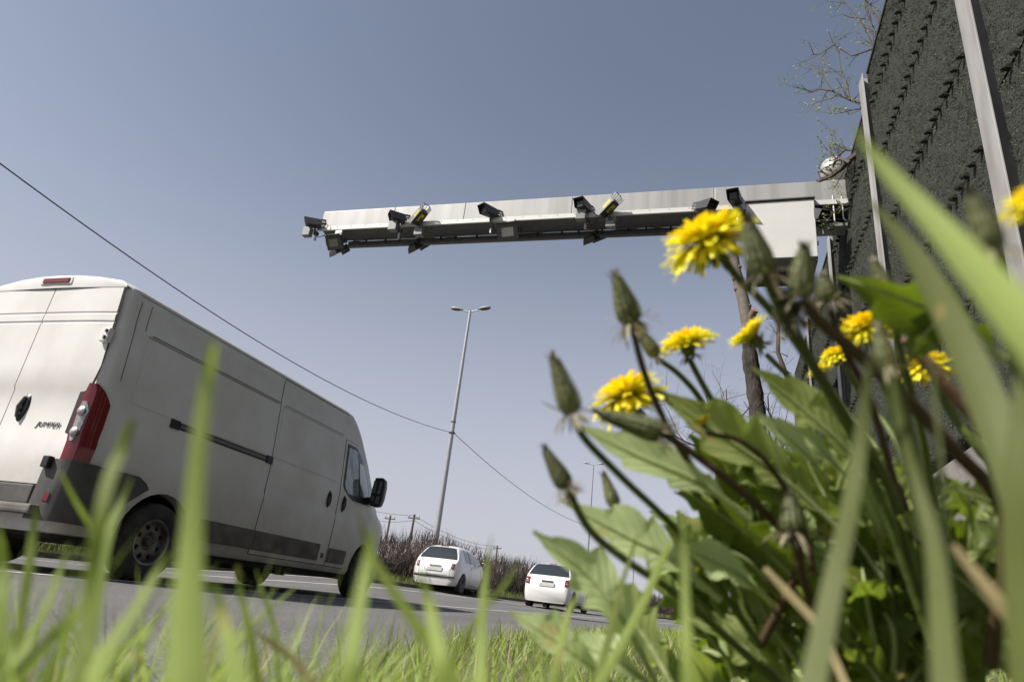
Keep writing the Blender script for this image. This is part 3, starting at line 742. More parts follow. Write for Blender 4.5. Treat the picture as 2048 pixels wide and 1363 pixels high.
# tail end
def rear_y(z):                                                      # relief of the rear doors
    return interp(z, [.60, 1.06, 1.10, 1.46, 1.50, 2.105, 2.112, 2.128, 2.135, 2.195, 2.202, 2.216, 2.223, 2.50], [-.054, -.054, -.044, -.044, -.058, -.058, -.050, -.050, -.058, -.058, -.050, -.050, -.056, -.052])
for sg in (1, -1):
    zs = [.665, .80, 1.06, 1.10, 1.28, 1.46, 1.50, 1.7, 1.9, 2.105, 2.112, 2.128, 2.135, 2.195, 2.202, 2.216, 2.223, 2.35, 2.466]
    def xo(z): return interp(z, [.6, 1.52, 1.60, 2.0, 2.48], [.868, .868, .905, .872, .825])
    mb = MB(); P = []; nx = 8
    for z in zs:
        for i in range(nx):
            x = lerp(.006, xo(z), i / (nx - 1)); P.append((sg * x, rear_y(z) + .022 * (x / .9) ** 4, z))
    mb.grid(P, len(zs), nx)
    n = len(zs); edge = [i * nx + nx - 1 for i in range(n)]
    mb.add([P[i] for i in edge] + [(P[i][0], -.03, P[i][2]) for i in edge], [(i, i + 1, i + 1 + n, i + n) for i in range(n - 1)])
    edge = [i * nx for i in range(n)]
    mb.add([P[i] for i in edge] + [(P[i][0], -.03, P[i][2]) for i in edge], [(i, i + 1, i + 1 + n, i + n) for i in range(n - 1)])
    for row in (0, n - 1):
        e = [row * nx + i for i in range(nx)]
        mb.add([P[i] for i in e] + [(P[i][0], -.03, P[i][2]) for i in e], [(i, i + 1, i + 1 + nx, i + nx) for i in range(nx - 1)])
    rd = mb.build('rear_door', M['van_white'], van, smooth=25)
    # hinges on the corner
    for z in (1.98,):
        x = xo(z) - .015
        mb = MB().box(sg * x - .045, sg * x + .045, -.085, -.03, z - .065, z + .065); hg = mb.build('hinge', M['van_white'], rd, bevel=.012)
        mb = MB().tube([(sg * x + .02, -.09, z - .045), (sg * x + .02, -.09, z - .015)], .012, 8).tube([(sg * x + .02, -.09, z + .02), (sg * x + .02, -.09, z + .045)], .012, 8); mb.build('hinge_pin', M['badge'], hg)
    if sg > 0:
        P = []; mb = MB(); hx, hz = .20, 1.30
        for q, o in [(0, .020), (.55, .020), (.85, .016), (1, .002)]:
            for k in range(24):
                a = 6.2832 * k / 24; P.append((hx + .058 * q * math.cos(a) + .008 * q * math.sin(a), -.044 - o, hz + .125 * q * math.sin(a)))
        mb.add(P, [(i * 24 + k, i * 24 + (k + 1) % 24, (i + 1) * 24 + (k + 1) % 24, (i + 1) * 24 + k) for i in range(3) for k in range(24)] + [tuple(range(24))])
        h = mb.build('door_handle', M['black'], rd, smooth=40)
        MB().tube([(hx - .005, -.07, hz - .09), (hx - .01, -.088, hz), (hx + .008, -.07, hz + .09)], .016, 8).build('grip', M['plastic'], h, smooth=60)
        MB().lathe([(0, 0), (.013, 0), (.013, .01)], 12, Matrix.Translation((hx + .002, -.066, hz - .055)) @ Matrix.Rotation(math.pi / 2, 4, 'X')).build('lock', M['zinc'], h)
        cu = bpy.data.curves.new('lettering', 'FONT'); cu.body = 'JUMPER'; cu.size = .082; cu.extrude = .002; cu.offset = -.0006; cu.shear = .32; cu.space_character = 1.05
        to = bpy.data.objects.new('lt', cu); COL.objects.link(to); bpy.context.view_layer.update()
        me = bpy.data.meshes.new_from_object(to.evaluated_get(bpy.context.evaluated_depsgraph_get())); bpy.data.objects.remove(to)
        me.materials.clear(); me.materials.append(M['badge'])
        lo = mesh_obj('lettering', me, rd); lo.location = (.43, -.0465, 1.14); lo.rotation_euler = (math.pi / 2, 0, 0); lo.scale = (.92, .74, 1)
# dark seal behind the doors, roof brow, third brake light
mb = MB().prism([(-.84, -.032, 2.475), (.84, -.032, 2.475), (.888, -.032, 2.0), (.90, -.032, 1.58), (.872, -.032, 1.5), (.872, -.032, .62), (-.872, -.032, .62), (-.872, -.032, 1.5), (-.90, -.032, 1.58), (-.888, -.032, 2.0)], (0, .004, 0)); mb.build('door_seal', M['gap'], van)
mb = MB(); P = []
brow = [(-.855, 2.485), (-.79, 2.535), (-.5, 2.578), (-.25, 2.598), (0, 2.604), (.25, 2.598), (.5, 2.578), (.79, 2.535), (.855, 2.485)]
for y, dz in ((-.075, -.02), (-.07, 0), (-.02, .006), (.2, .004)):
    for x, z in brow: P.append((x, y + .03 * (x / .8) ** 2, (z + dz) if z > 2.49 else z))
mb.grid(P, 4, 9)
mb.add([(x, -.075 + .03 * (x / .8) ** 2, z - .02 if z > 2.49 else z) for x, z in brow] + [(x, -.068 + .03 * (x / .8) ** 2, 2.472) for x, z in brow], [(i, i + 1, i + 10, i + 9) for i in range(8)])
br = mb.build('roof_spoiler', M['van_white'], van, smooth=40)
MB().box(-.17, .17, -.088, -.06, 2.520, 2.572).build('brake_light', M['lens_red'], van, bevel=.01)
MB().box(-.20, .20, -.078, -.06, 2.508, 2.585).build('light_bezel', M['van_white'], br, bevel=.01)
# corner lamps and bumper follow the rear corner
def corner(t, z, off):
    W_ = VL.side(.2, z)
    pl = [(-.30, -.058), (-.16, -.052), (-.09, -.040), (-.045, -.015), (-.014, .03), (0, .09), (0, .2), (0, .4), (0, .8)]
    nm = [(0, -1), (-0, -1), (.25, -.97), (.6, -.8), (.9, -.43), (1, 0), (1, 0), (1, 0), (1, 0)]
    i = min(int(t), 7); f = t - i
    x = lerp(pl[i][0], pl[i + 1][0], f) + W_; y = lerp(pl[i][1], pl[i + 1][1], f); nx_ = lerp(nm[i][0], nm[i + 1][0], f); ny_ = lerp(nm[i][1], nm[i + 1][1], f)
    return V((x + nx_ * off, y + ny_ * off, z))
def corner_patch(mb, sg, ta, tb, z0, z1, off, nt=12, nz=8, th=.03, m=None):
    o = []; b = []
    for j in range(nz):
        z = lerp(z0, z1, j / (nz - 1)); a_, b_ = ta(z), tb(z)
        for i in range(nt):
            t = lerp(a_, b_, i / (nt - 1)); p = corner(t, z, off); o.append((sg * p.x, p.y, p.z)); p = corner(t, z, off - th); b.append((sg * p.x, p.y, p.z))
    mb.grid(o, nz, nt, m)
    idx = list(range(nt)) + [j * nt + nt - 1 for j in range(1, nz)] + [(nz - 1) * nt + i for i in range(nt - 2, -1, -1)] + [j * nt for j in range(nz - 2, 0, -1)]
    k = len(idx); mb.add([o[i] for i in idx] + [b[i] for i in idx], [(q, (q + 1) % k, (q + 1) % k + k, q + k) for q in range(k)], m)
for sg in (1, -1):
    li = lambda z: interp(z, [.87, 1.05, 1.33, 1.54], [1.25, 1.2, 1.15, 1.75])
    lo_ = lambda z: interp(z, [.87, 1.18, 1.39, 1.47, 1.54], [4.85, 5.05, 5.0, 4.2, 2.9])
    mb = MB(); corner_patch(mb, sg, li, lo_, .875, 1.535, .018, 14, 14); tl = mb.build('tail_lamp', M['lens_red'], van, smooth=50)
    mb = MB(); corner_patch(mb, sg, lambda z: li(z) + .35, lambda z: interp(z, [1.03, 1.1, 1.3, 1.37], [1.9, 2.5, 2.75, 2.2]), 1.03, 1.37, .026, 10, 10); cl = mb.build('reversing_lens', M['lens_clear'], tl, smooth=50)
    for z in (1.105, 1.285):
        mb = MB(); c = corner(1.85, z, .034); mb.lathe([(0, .012), (.028, .008), (.042, -.006)], 16, Matrix.Translation((sg * c.x, c.y, c.z)) @ Matrix.Rotation(math.pi / 2, 4, 'X') @ Matrix.Rotation(0, 4, 'Y'))
        mb.build('bulb_reflector', M['zinc'], cl, smooth=60)
    mb = MB(); corner_patch(mb, sg, lambda z: .35, lambda z: interp(z, [.40, .62, .80, .87], [7.35, 7.35, 7.9, 7.5]), .39, .872, .035, 26, 12, .05); mb.build('bumper', M['plastic'], van, smooth=45)
    mb = MB(); corner_patch(mb, sg, lambda z: 1.35, lambda z: 1.95, .535, .60, .040, 5, 3); mb.build('reflector', M['lens_red'], van)
    MB().box(sg * .80 - .035, sg * .80 + .035, -.135, -.08, .79, .885).build('door_stop', M['black'], van, bevel=.01)
MB().box(-.70, .70, -.075, .05, .50, .655).build('bumper_panel', M['plastic'], van, bevel=.012)
MB().box(-.86, .86, -.16, .05, .425, .498).build('rear_step', M['moulding'], van, bevel=.02)
MB().box(-.26, .26, -.083, -.076, .52, .63).build('number_plate', M['plate'], van)
# ----@@CARS
# ---- two white cars further up the road
def car(label, loc, rz, d):
    t = thing('car', label, 'car', loc, rz, 'white cars ahead of the van')
    hb, ht, L = d['half'], d['half_top'], d['len']
    ZB = d['base']                                                 # (z, width factor) of the lower body up to the belt
    belt = ZB[-1][0]
    ys, top = d['top']
    plan = d['plan']
    def ring(y):
        T = interp(y, ys, top); F = interp(y, *plan); out = [(0, .20)]
        for z, f in ZB:
            z2 = z if T > belt + .03 else .2 + (z - .2) * (T - .03 - .2) / (belt - .2)
            out.append((hb * f * F, z2))
        zb = out[-1][1]; wb = out[-1][0]; g = max(0.0, T - zb)
        lean = min(1, g / .5)
        for q, c in ((.35, .28), (.65, .62), (.82, .86)): out.append((lerp(wb, ht * F, c * lean), zb + g * q))
        wt = lerp(wb, ht * F, .86 * lean)
        for q, e in ((.92, .90), (.97, .70), (.99, .4)): out.append((wt * e, zb + g * q))
        out.append((0, T))
        return out
    Lf = Loft(ring)
    memo = {}
    def tail(x, z):
        k = (round(abs(x), 3), round(z, 3))
        if k not in memo:
            y = 0.0
            while y < .9:
                r = ring(y)
                if z <= r[-1][1] - .004 and Lf.side(y, z) >= abs(x): break
                y += .006
            memo[k] = y
        return memo[k]
    d['rear_y'] = tail
    body = Lf.body(d['stations'], 'body', M['car_white'], t, smooth=40)
    boolean(body, arch_cutter([(d['axles'][0], d['R'] + .01), (d['axles'][1], d['R'] + .01)], d['R'] + .055))
    body.data.set_sharp_from_angle(angle=math.radians(40))
    MB().box(-hb * .84, hb * .84, .3, L - .3, .17, .4).build('underbody', M['under'], t)
    wh = make_wheel('wheel', d['R'], .19, d['R'] * .66, 'steel_wheel', 5, t, 'alloy'); wh.location = (hb - .105, d['axles'][0], d['R'])
    for sx, yy in ((1, d['axles'][1]), (-1, d['axles'][0]), (-1, d['axles'][1])):
        c = copy_tree(wh, t); c.location = (sx * (hb - .105), yy, d['R']); c.rotation_euler = (0, 0, 0 if sx > 0 else math.pi)
    n = len(ring(1))
    mb = MB(); Lf.top_patch(mb, d['rear_win'][0], d['rear_win'][1], d['kwin'][0], .012, 8, k1=d['kwin'][1]); mb.build('rear_window', M['glass_tint'], t, smooth=60)
    mb = MB(); Lf.top_patch(mb, d['wind'][0], d['wind'][1], d['kwin'][1], .012, 8, k1=d['kwin'][0]); mb.build('windscreen', M['glass_tint'], t, smooth=60)
    for sg in (1, -1):
        sw = d['side_win']
        mb = MB(); Lf.side_patch(mb, lambda z: interp(z, sw[0], sw[1]), lambda z: interp(z, sw[0], sw[2]), sw[0][0], sw[0][-1], .006, .01, 10, 10, sg); sf = mb.build('side_window', M['glass_tint'], t, smooth=60)
        for y in d['pillars']:
            mb = MB(); Lf.side_patch(mb, y, y + .06, sw[0][0], sw[0][-1], .012, .01, 2, 8, sg); mb.build('pillar', M['black'], sf)
        for y0, y1 in d['doors']:
            mb = MB()
            for ya in (y0, y1): Lf.side_patch(mb, ya, ya + .008, .30, belt, .002, .004, 2, 10, sg)
            Lf.side_patch(mb, y0, y1, .295, .303, .002, .004, 8, 2, sg); mb.build('door_joint', M['gap'], t)
            mb = MB(); Lf.side_patch(mb, y0 + .06, y0 + .22, belt - .13, belt - .10, .03, .03, 3, 2, sg); mb.build('door_handle', M['car_white'], t)
        ym = d['mirror']; x = Lf.side(ym, belt)
        mb = MB()
        mb.tube([(sg * (x - .05), ym, belt + .02), (sg * (x + .06), ym, belt + .06)], .03, 6)
        mb.lathe([(0, -.09), (.05, -.085), (.085, -.03), (.08, .05), (.0, .10)], 12, Matrix.Translation((sg * (x + .12), ym, belt + .09)) @ Matrix.Rotation(math.pi / 2, 4, 'Y') @ Matrix.Diagonal((.8, .7, 1, 1)))
        mr = mb.build('door_mirror', M['car_white'], t, smooth=60)
        MB().box(sg * (x + .12) - .07, sg * (x + .12) + .07, ym - .075, ym - .066, belt + .04, belt + .14).build('mirror_glass', M['black'], mr)
        # tail lamps
        tz0, tz1, tx0, tx1, dy = d['lamp']
        mb = MB(); P = []; nt, nz = 6, 8
        for j in range(nz):
            z = lerp(tz0, tz1, j / (nz - 1))
            for i in range(nt):
                x_ = lerp(tx0, tx1, i / (nt - 1)); y_ = d['rear_y'](x_, z); P.append((sg * x_, y_ - .02, z))
        mb.grid(P, nz, nt)
        k = nz * nt; per = list(range(nt)) + [j * nt + nt - 1 for j in range(1, nz)] + [(nz - 1) * nt + i for i in range(nt - 2, -1, -1)] + [j * nt for j in range(nz - 2, 0, -1)]
        mb.add([P[i] for i in per] + [(P[i][0], P[i][1] + .06, P[i][2]) for i in per], [(i, (i + 1) % len(per), (i + 1) % len(per) + len(per), i + len(per)) for i in range(len(per))])
        tl = mb.build('tail_lamp', M['lens_red'], t, smooth=60)
        zc = lerp(tz0, tz1, .36)
        MB().prism([(sg * lerp(tx0, tx1, a), d['rear_y'](lerp(tx0, tx1, a), zc) - .022, zc + b) for a, b in ((.25, -.03), (.75, -.03), (.75, .03), (.25, .03))], (0, -.008, 0)).build('lamp_lens', M['lens_clear'], tl)
    ry = lambda x_, z: d['rear_y'](x_, z)
    # hatch joint, handle bar, plate, bumper strip, exhaust
    mb = MB()
    hx, z0, z1 = d['hatch']
    for sg in (1, -1): mb.add([(sg * hx, ry(hx, z) - .004, z) for z in np.linspace(z0, z1, 8)] + [(sg * (hx + .012), ry(hx, z) - .004, z) for z in np.linspace(z0, z1, 8)], [(i, i + 1, i + 9, i + 8) for i in range(7)])
    xs_ = np.linspace(-hx, hx, 12)
    mb.add([(x, ry(x, z0) - .004, z0) for x in xs_] + [(x, ry(x, z0) - .004, z0 - .012) for x in xs_], [(i, i + 1, i + 13, i + 12) for i in range(11)])
    mb.build('hatch_joint', M['moulding'], t)
    px, pz0, pz1 = d['plate']
    MB().box(-px, px, ry(px, pz0) - .025, ry(0, pz0) + .04, pz0, pz1).build('number_plate', M['plate'], t, bevel=.005)
    MB().box(-.2, .2, ry(.2, pz1 + .05) - .05, ry(0, pz1 + .05) + .02, pz1 + .035, pz1 + .075).build('hatch_handle', M['zinc'] if d['chrome'] else M['badge'], t, bevel=.008)
    if d['strip']:
        z = d['strip']; xs_ = np.linspace(-hb * .84, hb * .84, 15); mb = MB()
        mb.tube([(x, ry(x, z) - .012, z) for x in xs_], .028, 6); mb.build('bumper_strip', M['plastic'], t, smooth=60)
    MB().box(-hb * .72, hb * .72, ry(.6, .3) + .02, .5, .20, .30).build('rear_apron', M['under'], t)
    mb = MB().tube([(.35, .02, .24), (.35, .5, .26)], .03, 10); mb.build('exhaust', M['zinc'], t)
    mb = MB(); mb.box(-.13, .13, ys[d['peak']] - .03, ys[d['peak']] + .02, top[d['peak']] - .012, top[d['peak']] + .012); mb.build('brake_light', M['lens_red'], t)
    return t
# small round car (three-door)
A = dict(half=.815, half_top=.50, len=3.55, base=[(.22, .90), (.30, .96), (.48, 1.0), (.66, 1.0), (.85, .965), (.96, .91)],
         top=([0, .03, .08, .16, .22, .30, .42, .56, .72, 1.0, 1.4, 1.9, 2.25, 2.75, 2.95, 3.15, 3.35, 3.48, 3.55], [.62, .74, .84, .93, .975, 1.06, 1.22, 1.37, 1.435, 1.475, 1.49, 1.475, 1.42, 1.13, 1.0, .95, .86, .74, .58]),
         plan=([0, .03, .08, .18, .35, .6, 2.6, 3.1, 3.35, 3.5, 3.55], [.60, .74, .85, .93, .98, 1, 1, .95, .85, .68, .5]),
         stations=[0, .015, .03, .05, .08, .12, .16, .19, .22, .26, .30, .36, .42, .49, .56, .64, .72, .85, 1, 1.2, 1.4, 1.65, 1.9, 2.1, 2.25, 2.5, 2.75, 2.85, 2.95, 3.05, 3.15, 3.25, 3.35, 3.42, 3.48, 3.52, 3.55],
         axles=(.62, 2.92), R=.29, rear_win=(.255, .60), wind=(2.32, 2.86), kwin=(9.6, 10.4),
         side_win=([.985, 1.1, 1.25, 1.36], [.95, .90, .93, 1.02], [2.72, 2.6, 2.42, 2.22]), pillars=(1.42,), doors=((1.38, 2.55),), mirror=2.5,
         lamp=(.72, .88, .55, .64, 0), hatch=(.52, .52, .94), plate=(.26, .62, .73), chrome=True, strip=.47, peak=8)
def ry_a(x, z):
    y = interp(z, [.25, .40, .50, .62, .74, .84, .93, .98, 1.06, 1.22], [.10, .015, 0, .012, .03, .08, .16, .22, .30, .42]); return y + .22 * (abs(x) / .8) ** 3
A['rear_y'] = ry_a
# five-door hatchback with a dark plate recess
B = dict(half=.82, half_top=.60, len=3.99, base=[(.22, .92), (.32, .97), (.50, 1.0), (.72, 1.0), (.90, .98), (.99, .95)],
         top=([0, .04, .10, .16, .20, .30, .45, .60, .75, 1.1, 1.6, 2.2, 2.5, 3.0, 3.2, 3.5, 3.8, 3.93, 3.99], [.60, .78, .90, .98, 1.01, 1.13, 1.29, 1.41, 1.455, 1.485, 1.498, 1.48, 1.42, 1.12, 1.03, .98, .88, .76, .58]),
         plan=([0, .04, .10, .18, .35, .6, 2.9, 3.5, 3.8, 3.93, 3.99], [.80, .88, .93, .96, .985, 1, 1, .96, .88, .74, .6]),
         stations=[0, .02, .04, .07, .10, .13, .16, .20, .25, .30, .37, .45, .52, .60, .67, .75, .9, 1.1, 1.35, 1.6, 1.9, 2.2, 2.35, 2.5, 2.75, 3.0, 3.1, 3.2, 3.35, 3.5, 3.65, 3.8, 3.88, 3.93, 3.97, 3.99],
         axles=(.68, 3.14), R=.30, rear_win=(.235, .64), wind=(2.58, 3.12), kwin=(9.5, 10.3),
         side_win=([1.02, 1.12, 1.26, 1.37], [.75, .72, .80, .92], [2.95, 2.85, 2.68, 2.48]), pillars=(1.0, 1.72), doors=((.95, 1.72), (1.76, 2.85)), mirror=2.72,
         lamp=(.74, .96, .60, .74, 0), hatch=(.60, .60, .99), plate=(.26, .70, .81), chrome=False, strip=None, peak=8)
def ry_b(x, z):
    y = interp(z, [.25, .36, .50, .60, .78, .90, .98, 1.01, 1.13, 1.29], [.09, .01, -.01, 0, .04, .10, .16, .20, .30, .45]); return y + .10 * (abs(x) / .8) ** 3
B['rear_y'] = ry_b
HEAD = 0.0
car('small rounded white car in the far lane, seen just right of the van', (-8.62, 20.2, RZ(-8.5, 20.2) + .0), HEAD + .05, A)
car('boxier white hatchback behind the dandelion leaves, farther right up the road', (-5.42, 22.3, RZ(-5.4, 22.3) + .005), HEAD, B)
# ----@@GANTRY
# ------------------------------------------------------------------ camera gantry: a cantilever beam over the road
GY = 9.7
def gz(X): return -0.0145 * (X + 7.8)                             # the beam rises gently towards its tip
gan = thing('camera_gantry', 'pale metal cantilever gantry beam reaching out over the road from behind the barrier', 'gantry', (2.75, GY + .25, .3))
def gl(mb): mb.v = [(x - 2.75, y - GY - .25, z - .3) for x, y, z in mb.v]; return mb
def slab(mb, x0, x1, y0, y1, z0, z1, m=None):                     # box that follows the rise of the beam
    vs = [(x, y, z + gz(x)) for z in (z0, z1) for y in (y0, y1) for x in (x0, x1)]
    return mb.add(vs, [(0, 2, 3, 1), (4, 5, 7, 6), (0, 1, 5, 4), (2, 6, 7, 3), (0, 4, 6, 2), (1, 3, 7, 5)], m)
cuts = [-7.82, -6.15, -4.62, -2.5, -0.02, 2.45]
for a, b in zip(cuts[:-1], cuts[1:]):
    gl(slab(MB(), a + .003, b - .003, GY, GY + .50, 6.90, 7.30)).build('beam_section', M['beam'], gan, bevel=.012)
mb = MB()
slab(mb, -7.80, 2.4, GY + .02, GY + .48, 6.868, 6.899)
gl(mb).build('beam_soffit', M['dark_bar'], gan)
mb = MB()
slab(mb, -7.84, 2.2, GY - .055, GY - .045, 6.805, 6.893); slab(mb, -7.84, 2.2, GY - .0445, GY + .03, 6.84, 6.85)
lip = gl(mb).build('mounting_flange', M['cab_white'], gan)
mb = MB()
x = -7.7
while x < 2.1: slab(mb, x, x + .012, GY - .060, GY - .056, 6.864, 6.876); x += .33
tag(gl(mb).build('flange_bolt', M['dark_bar'], lip), kind='stuff')
mb = MB(); slab(mb, -7.42, 2.2, GY + .50, GY + .59, 6.745, 6.855); bar = gl(mb).build('cable_tray', M['dark_bar'], gan, bevel=.006)
mb = MB(); mb.tube([(x, GY + .485, 6.862 + gz(x) + .003 * math.sin(x * 9)) for x in np.linspace(-7.3, 2.2, 90)], .010, 6); gl(mb).build('conduit', M['lamp_grey'], bar, smooth=60)
mb = MB()
x = -7.0
while x < 2.1: slab(mb, x, x + .03, GY + .465, GY + .50, 6.80, 6.872); x += .42 + .1 * math.sin(x * 5)
tag(gl(mb).build('cable_clip', M['cable'], bar), kind='stuff')
mb = MB(); mb.tube([(x, GY + .475, 6.825 + gz(x) + .008 * math.sin(x * 3.1) + .005 * math.sin(x * 11)) for x in np.linspace(-7.4, 2.2, 120)], .012, 5); gl(mb).build('black_cable', M['cable'], bar)
# column, base plate and head behind the barrier
mb = MB(); mb.box(2.52, 2.98, GY + .02, GY + .48, .3, 7.25); gl(mb).build('column', M['beam'], gan, bevel=.02)
mb = MB(); mb.box(2.35, 3.15, GY - .15, GY + .65, .25, .30); gl(mb).build('base_plate', M['zinc'], gan)
mb = MB(); slab(mb, 1.66, 1.72, GY + .05, GY + .45, 6.55, 6.86); slab(mb, 1.5, 2.4, GY + .1, GY + .4, 6.49, 6.545)
mb.tube([(1.80, GY - .03, 6.84), (1.80, GY - .03, 6.35), (1.83, GY - .03, 6.30)], .014, 6); mb.tube([(1.93, GY - .03, 6.84), (1.93, GY - .03, 6.40), (1.96, GY - .03, 6.35)], .014, 6)
gl(mb).build('hanger_bracket', M['zinc'], gan)

def basis(look, up=V((0, 0, 1))):
    f = V(look).normalized(); r = f.cross(up).normalized(); u = r.cross(f)
    return Matrix(((r.x, f.x, u.x, 0), (r.y, f.y, u.y, 0), (r.z, f.z, u.z, 0), (0, 0, 0, 1)))
def cctv(label, px, py, look, L=.46, box=None, yellow=False, Y=GY - .18, roll=0, drop=.26):
    """housing along local +Y (look direction) under a sunshield with a slotted tail"""
    p = onY(px, py, Y)
    t = thing('traffic_camera', label, 'camera', p, 0, 'traffic cameras along the gantry')
    B_ = basis(look) @ Matrix.Rotation(roll, 4, 'Y')
    def tr(mb): mb.v = [tuple(B_ @ V(q)) for q in mb.v]; return mb
    hw, hh = .085, .075
    mb = MB(); mb.box(-hw * .82, hw * .82, -L * .42, L * .36, -hh, hh * .8); h = tr(mb).build('housing', M['cam_dark'], t, bevel=.02)
    mb = MB(); mb.box(-hw * .66, hw * .66, L * .361, L * .368, -hh * .78, hh * .6); tr(mb).build('front_glass', M['black'], h)
    # sunshield: roof and two cheeks, tapered forward, tail with slots
    mb = MB(); T = .006
    r0, r1 = -L * .40, L * .56
    mb.prism([(-hw * .95, r0, hh * .95), (hw * .95, r0, hh * .95), (hw * 1.1, r1, hh * 1.15), (-hw * 1.1, r1, hh * 1.15)], (0, 0, T))
    for s_ in (1, -1): mb.prism([(s_ * hw * .95, r0, hh * .95), (s_ * hw * 1.1, r1, hh * 1.15), (s_ * hw * 1.06, L * .42, -hh * .9), (s_ * hw * .95, r0, -hh * .75)], (s_ * T, 0, 0))
    tr(mb).build('sunshield', M['cam_grey'] if yellow else M['cam_dark'], t, bevel=.002, seg=1)
    mb = MB(); y0 = -L * .66
    for s_ in (1, -1):
        mb.box(s_ * (hw * .95 + T / 2) - T / 2, s_ * (hw * .95 + T / 2) + T / 2, y0, r0, hh * .55, hh * .95); mb.box(s_ * (hw * .95 + T / 2) - T / 2, s_ * (hw * .95 + T / 2) + T / 2, y0, r0, -hh * .75, -hh * .5)
        mb.box(s_ * (hw * .95 + T / 2) - T / 2, s_ * (hw * .95 + T / 2) + T / 2, y0, y0 + .012, -hh * .5, hh * .55)
        for q in (-.12, .22): mb.box(s_ * (hw * .95 + T / 2) - T / 2, s_ * (hw * .95 + T / 2) + T / 2, y0 + .012, r0, hh * q - .008, hh * q + .008)
    for q in (-1, -.36, .30, .94): mb.box(hw * q - .006, hw * q + .006, y0, r0, hh * .95, hh * .95 + T)
    mb.box(-hw * .95, hw * .95, y0, y0 + .012, hh * .95 + T, hh * .95 + 2 * T)
    tr(mb).build('slotted_tail', M['cam_grey'] if yellow else M['cam_dark'], t)
    if yellow:
        for s_ in (1, -1):
            mb = MB(); mb.box(s_ * (hw * .99 + T) - .003, s_ * (hw * .99 + T) + .006, -L * .30, L * .16, -hh * .38, hh * .36); lb = tr(mb).build('label', M['yellow_label'], t)
            mb = MB()
            for q in (-.2, -.05, .12): mb.box(s_ * (hw * .99 + T) + .0065, s_ * (hw * .99 + T) + .0075, L * q, L * (q + .05), -hh * .2, hh * .2)
            tr(mb).build('label_print', M['black'], lb)
        mb = MB(); mb.box(-hw * .45, hw * .45, -L * .28, L * .12, -hh - .006, -hh - .001); tr(mb).build('underside_label', M['yellow_label'], t)
    # pan bracket down to the mounting flange
    e = V((.04, .10, -drop))
    mb = MB().tube([B_ @ V((0, -L * .1, -hh)), V((.02, .05, -hh - .07)), V((.04, .09, -drop))], .02, 8)
    mb.box(.0, .08, .05, .13, -drop - .02, -drop + .05); br_ = mb.build('bracket', M['cam_dark'], t)
    MB().tube([(.04, .10, -drop), (.04, .10, -drop - .14)], .024, 10).build('stub_pole', M['zinc'], br_, smooth=60)
    MB().tube(smooth_path([(.0, .0, -.09), (.09, -.03, -drop * .7), (.13, .04, -drop - .09), (.19, .10, -drop - .05), (.22, .18, -drop + .06)], 16), .007, 5).build('camera_cable', M['cable'], t, smooth=90)
    if box:
        MB().box(-.085, .085, -.06, .06, -.095, .095).build('junction_box', M['cam_grey'], t, bevel=.006).location = box
    return t
cctv('dark traffic camera at the very tip of the gantry beam', 628, 447, (-.86, -.50, -.10), .36, (-.10, .0, -.20), drop=.20)
cctv('dark traffic camera left of the first yellow-labelled camera near the tip', 796, 436, (-.72, -.62, -.08), .34, (-.06, 0, -.19))
cctv('yellow-labelled grey traffic camera nearest the gantry tip', 838, 434, (-.74, .42, -.52), .42, (.0, .12, -.25), True, drop=.20)
cctv('lone dark traffic camera near the middle of the gantry beam', 979, 424, (-.45, -.86, -.16), .40, None)
cctv('dark traffic camera left of the second yellow-labelled camera', 1167, 413, (-.28, -.94, -.12), .38, (-.03, 0, -.19))
cctv('yellow-labelled grey traffic camera farther from the tip', 1216, 416, (-.74, .42, -.52), .44, (.05, .12, -.24), True, drop=.20)
cctv('traffic camera half hidden by the large dandelion flower', 1411, 413, (.62, -.6, -.30), .36, None)
cctv('dark traffic camera next to the white cabinet', 1470, 397, (-.2, -.95, -.22), .42, None)
cctv('dark traffic camera squeezed between the white cabinet and the barrier', 1640, 428, (.25, -.7, -.62), .42, None, Y=GY - .1, drop=.18)

def flood(label, px, py, look, wd=.40, ht=.34, arm=True, Y=GY - .12):
    p = onY(px, py, Y); t = thing('floodlight', label, 'floodlight', p, 0, 'floodlights under the gantry beam')
    B_ = basis(look)
    def tr(mb): mb.v = [tuple(B_ @ V(q)) for q in mb.v]; return mb
    mb = MB(); P = []
    for y, s_ in ((-.10, .55), (-.06, .8), (.03, .98), (.045, 1.0)):
        for x, z in ((-.5, -.5), (.5, -.5), (.5, .5), (-.5, .5)): P.append((x * wd * s_, y, z * ht * s_))
    mb.add(P, [(i * 4 + k, i * 4 + (k + 1) % 4, (i + 1) * 4 + (k + 1) % 4, (i + 1) * 4 + k) for i in range(3) for k in range(4)] + [(0, 1, 2, 3), (12, 13, 14, 15)])
    h = tr(mb).build('housing', M['cam_dark'], t, bevel=.012)
    mb = MB(); mb.box(-wd * .54, wd * .54, -.07, .10, ht * .5, ht * .5 + .012); tr(mb).build('hood', M['cam_dark'], h)
    mb = MB(); mb.box(-wd * .28, wd * .28, .046, .052, -ht * .28, ht * .22); tr(mb).build('lamp_glass', M['flood_glass'], h)
    mb = MB(); a_, b_ = wd * .524, wd * .54
    mb.prism([(-b_, .03, -.05), (-b_, -.13, -.05), (b_, -.13, -.05), (b_, .03, -.05), (a_, .03, -.05), (a_, -.118, -.05), (-a_, -.118, -.05), (-a_, .03, -.05)], (0, 0, .10))
    br_ = tr(mb).build('yoke', M['cam_dark'], t)
    if arm: MB().box(-.075, .075, .03, .05, ht * .3, ht * .5 + .15).build('arm', M['cab_white'], t)
    return t
flood('small floodlight with a pale lens at the tip end of the beam', 670, 484, (-.1, -.78, -.62), .38, .30)
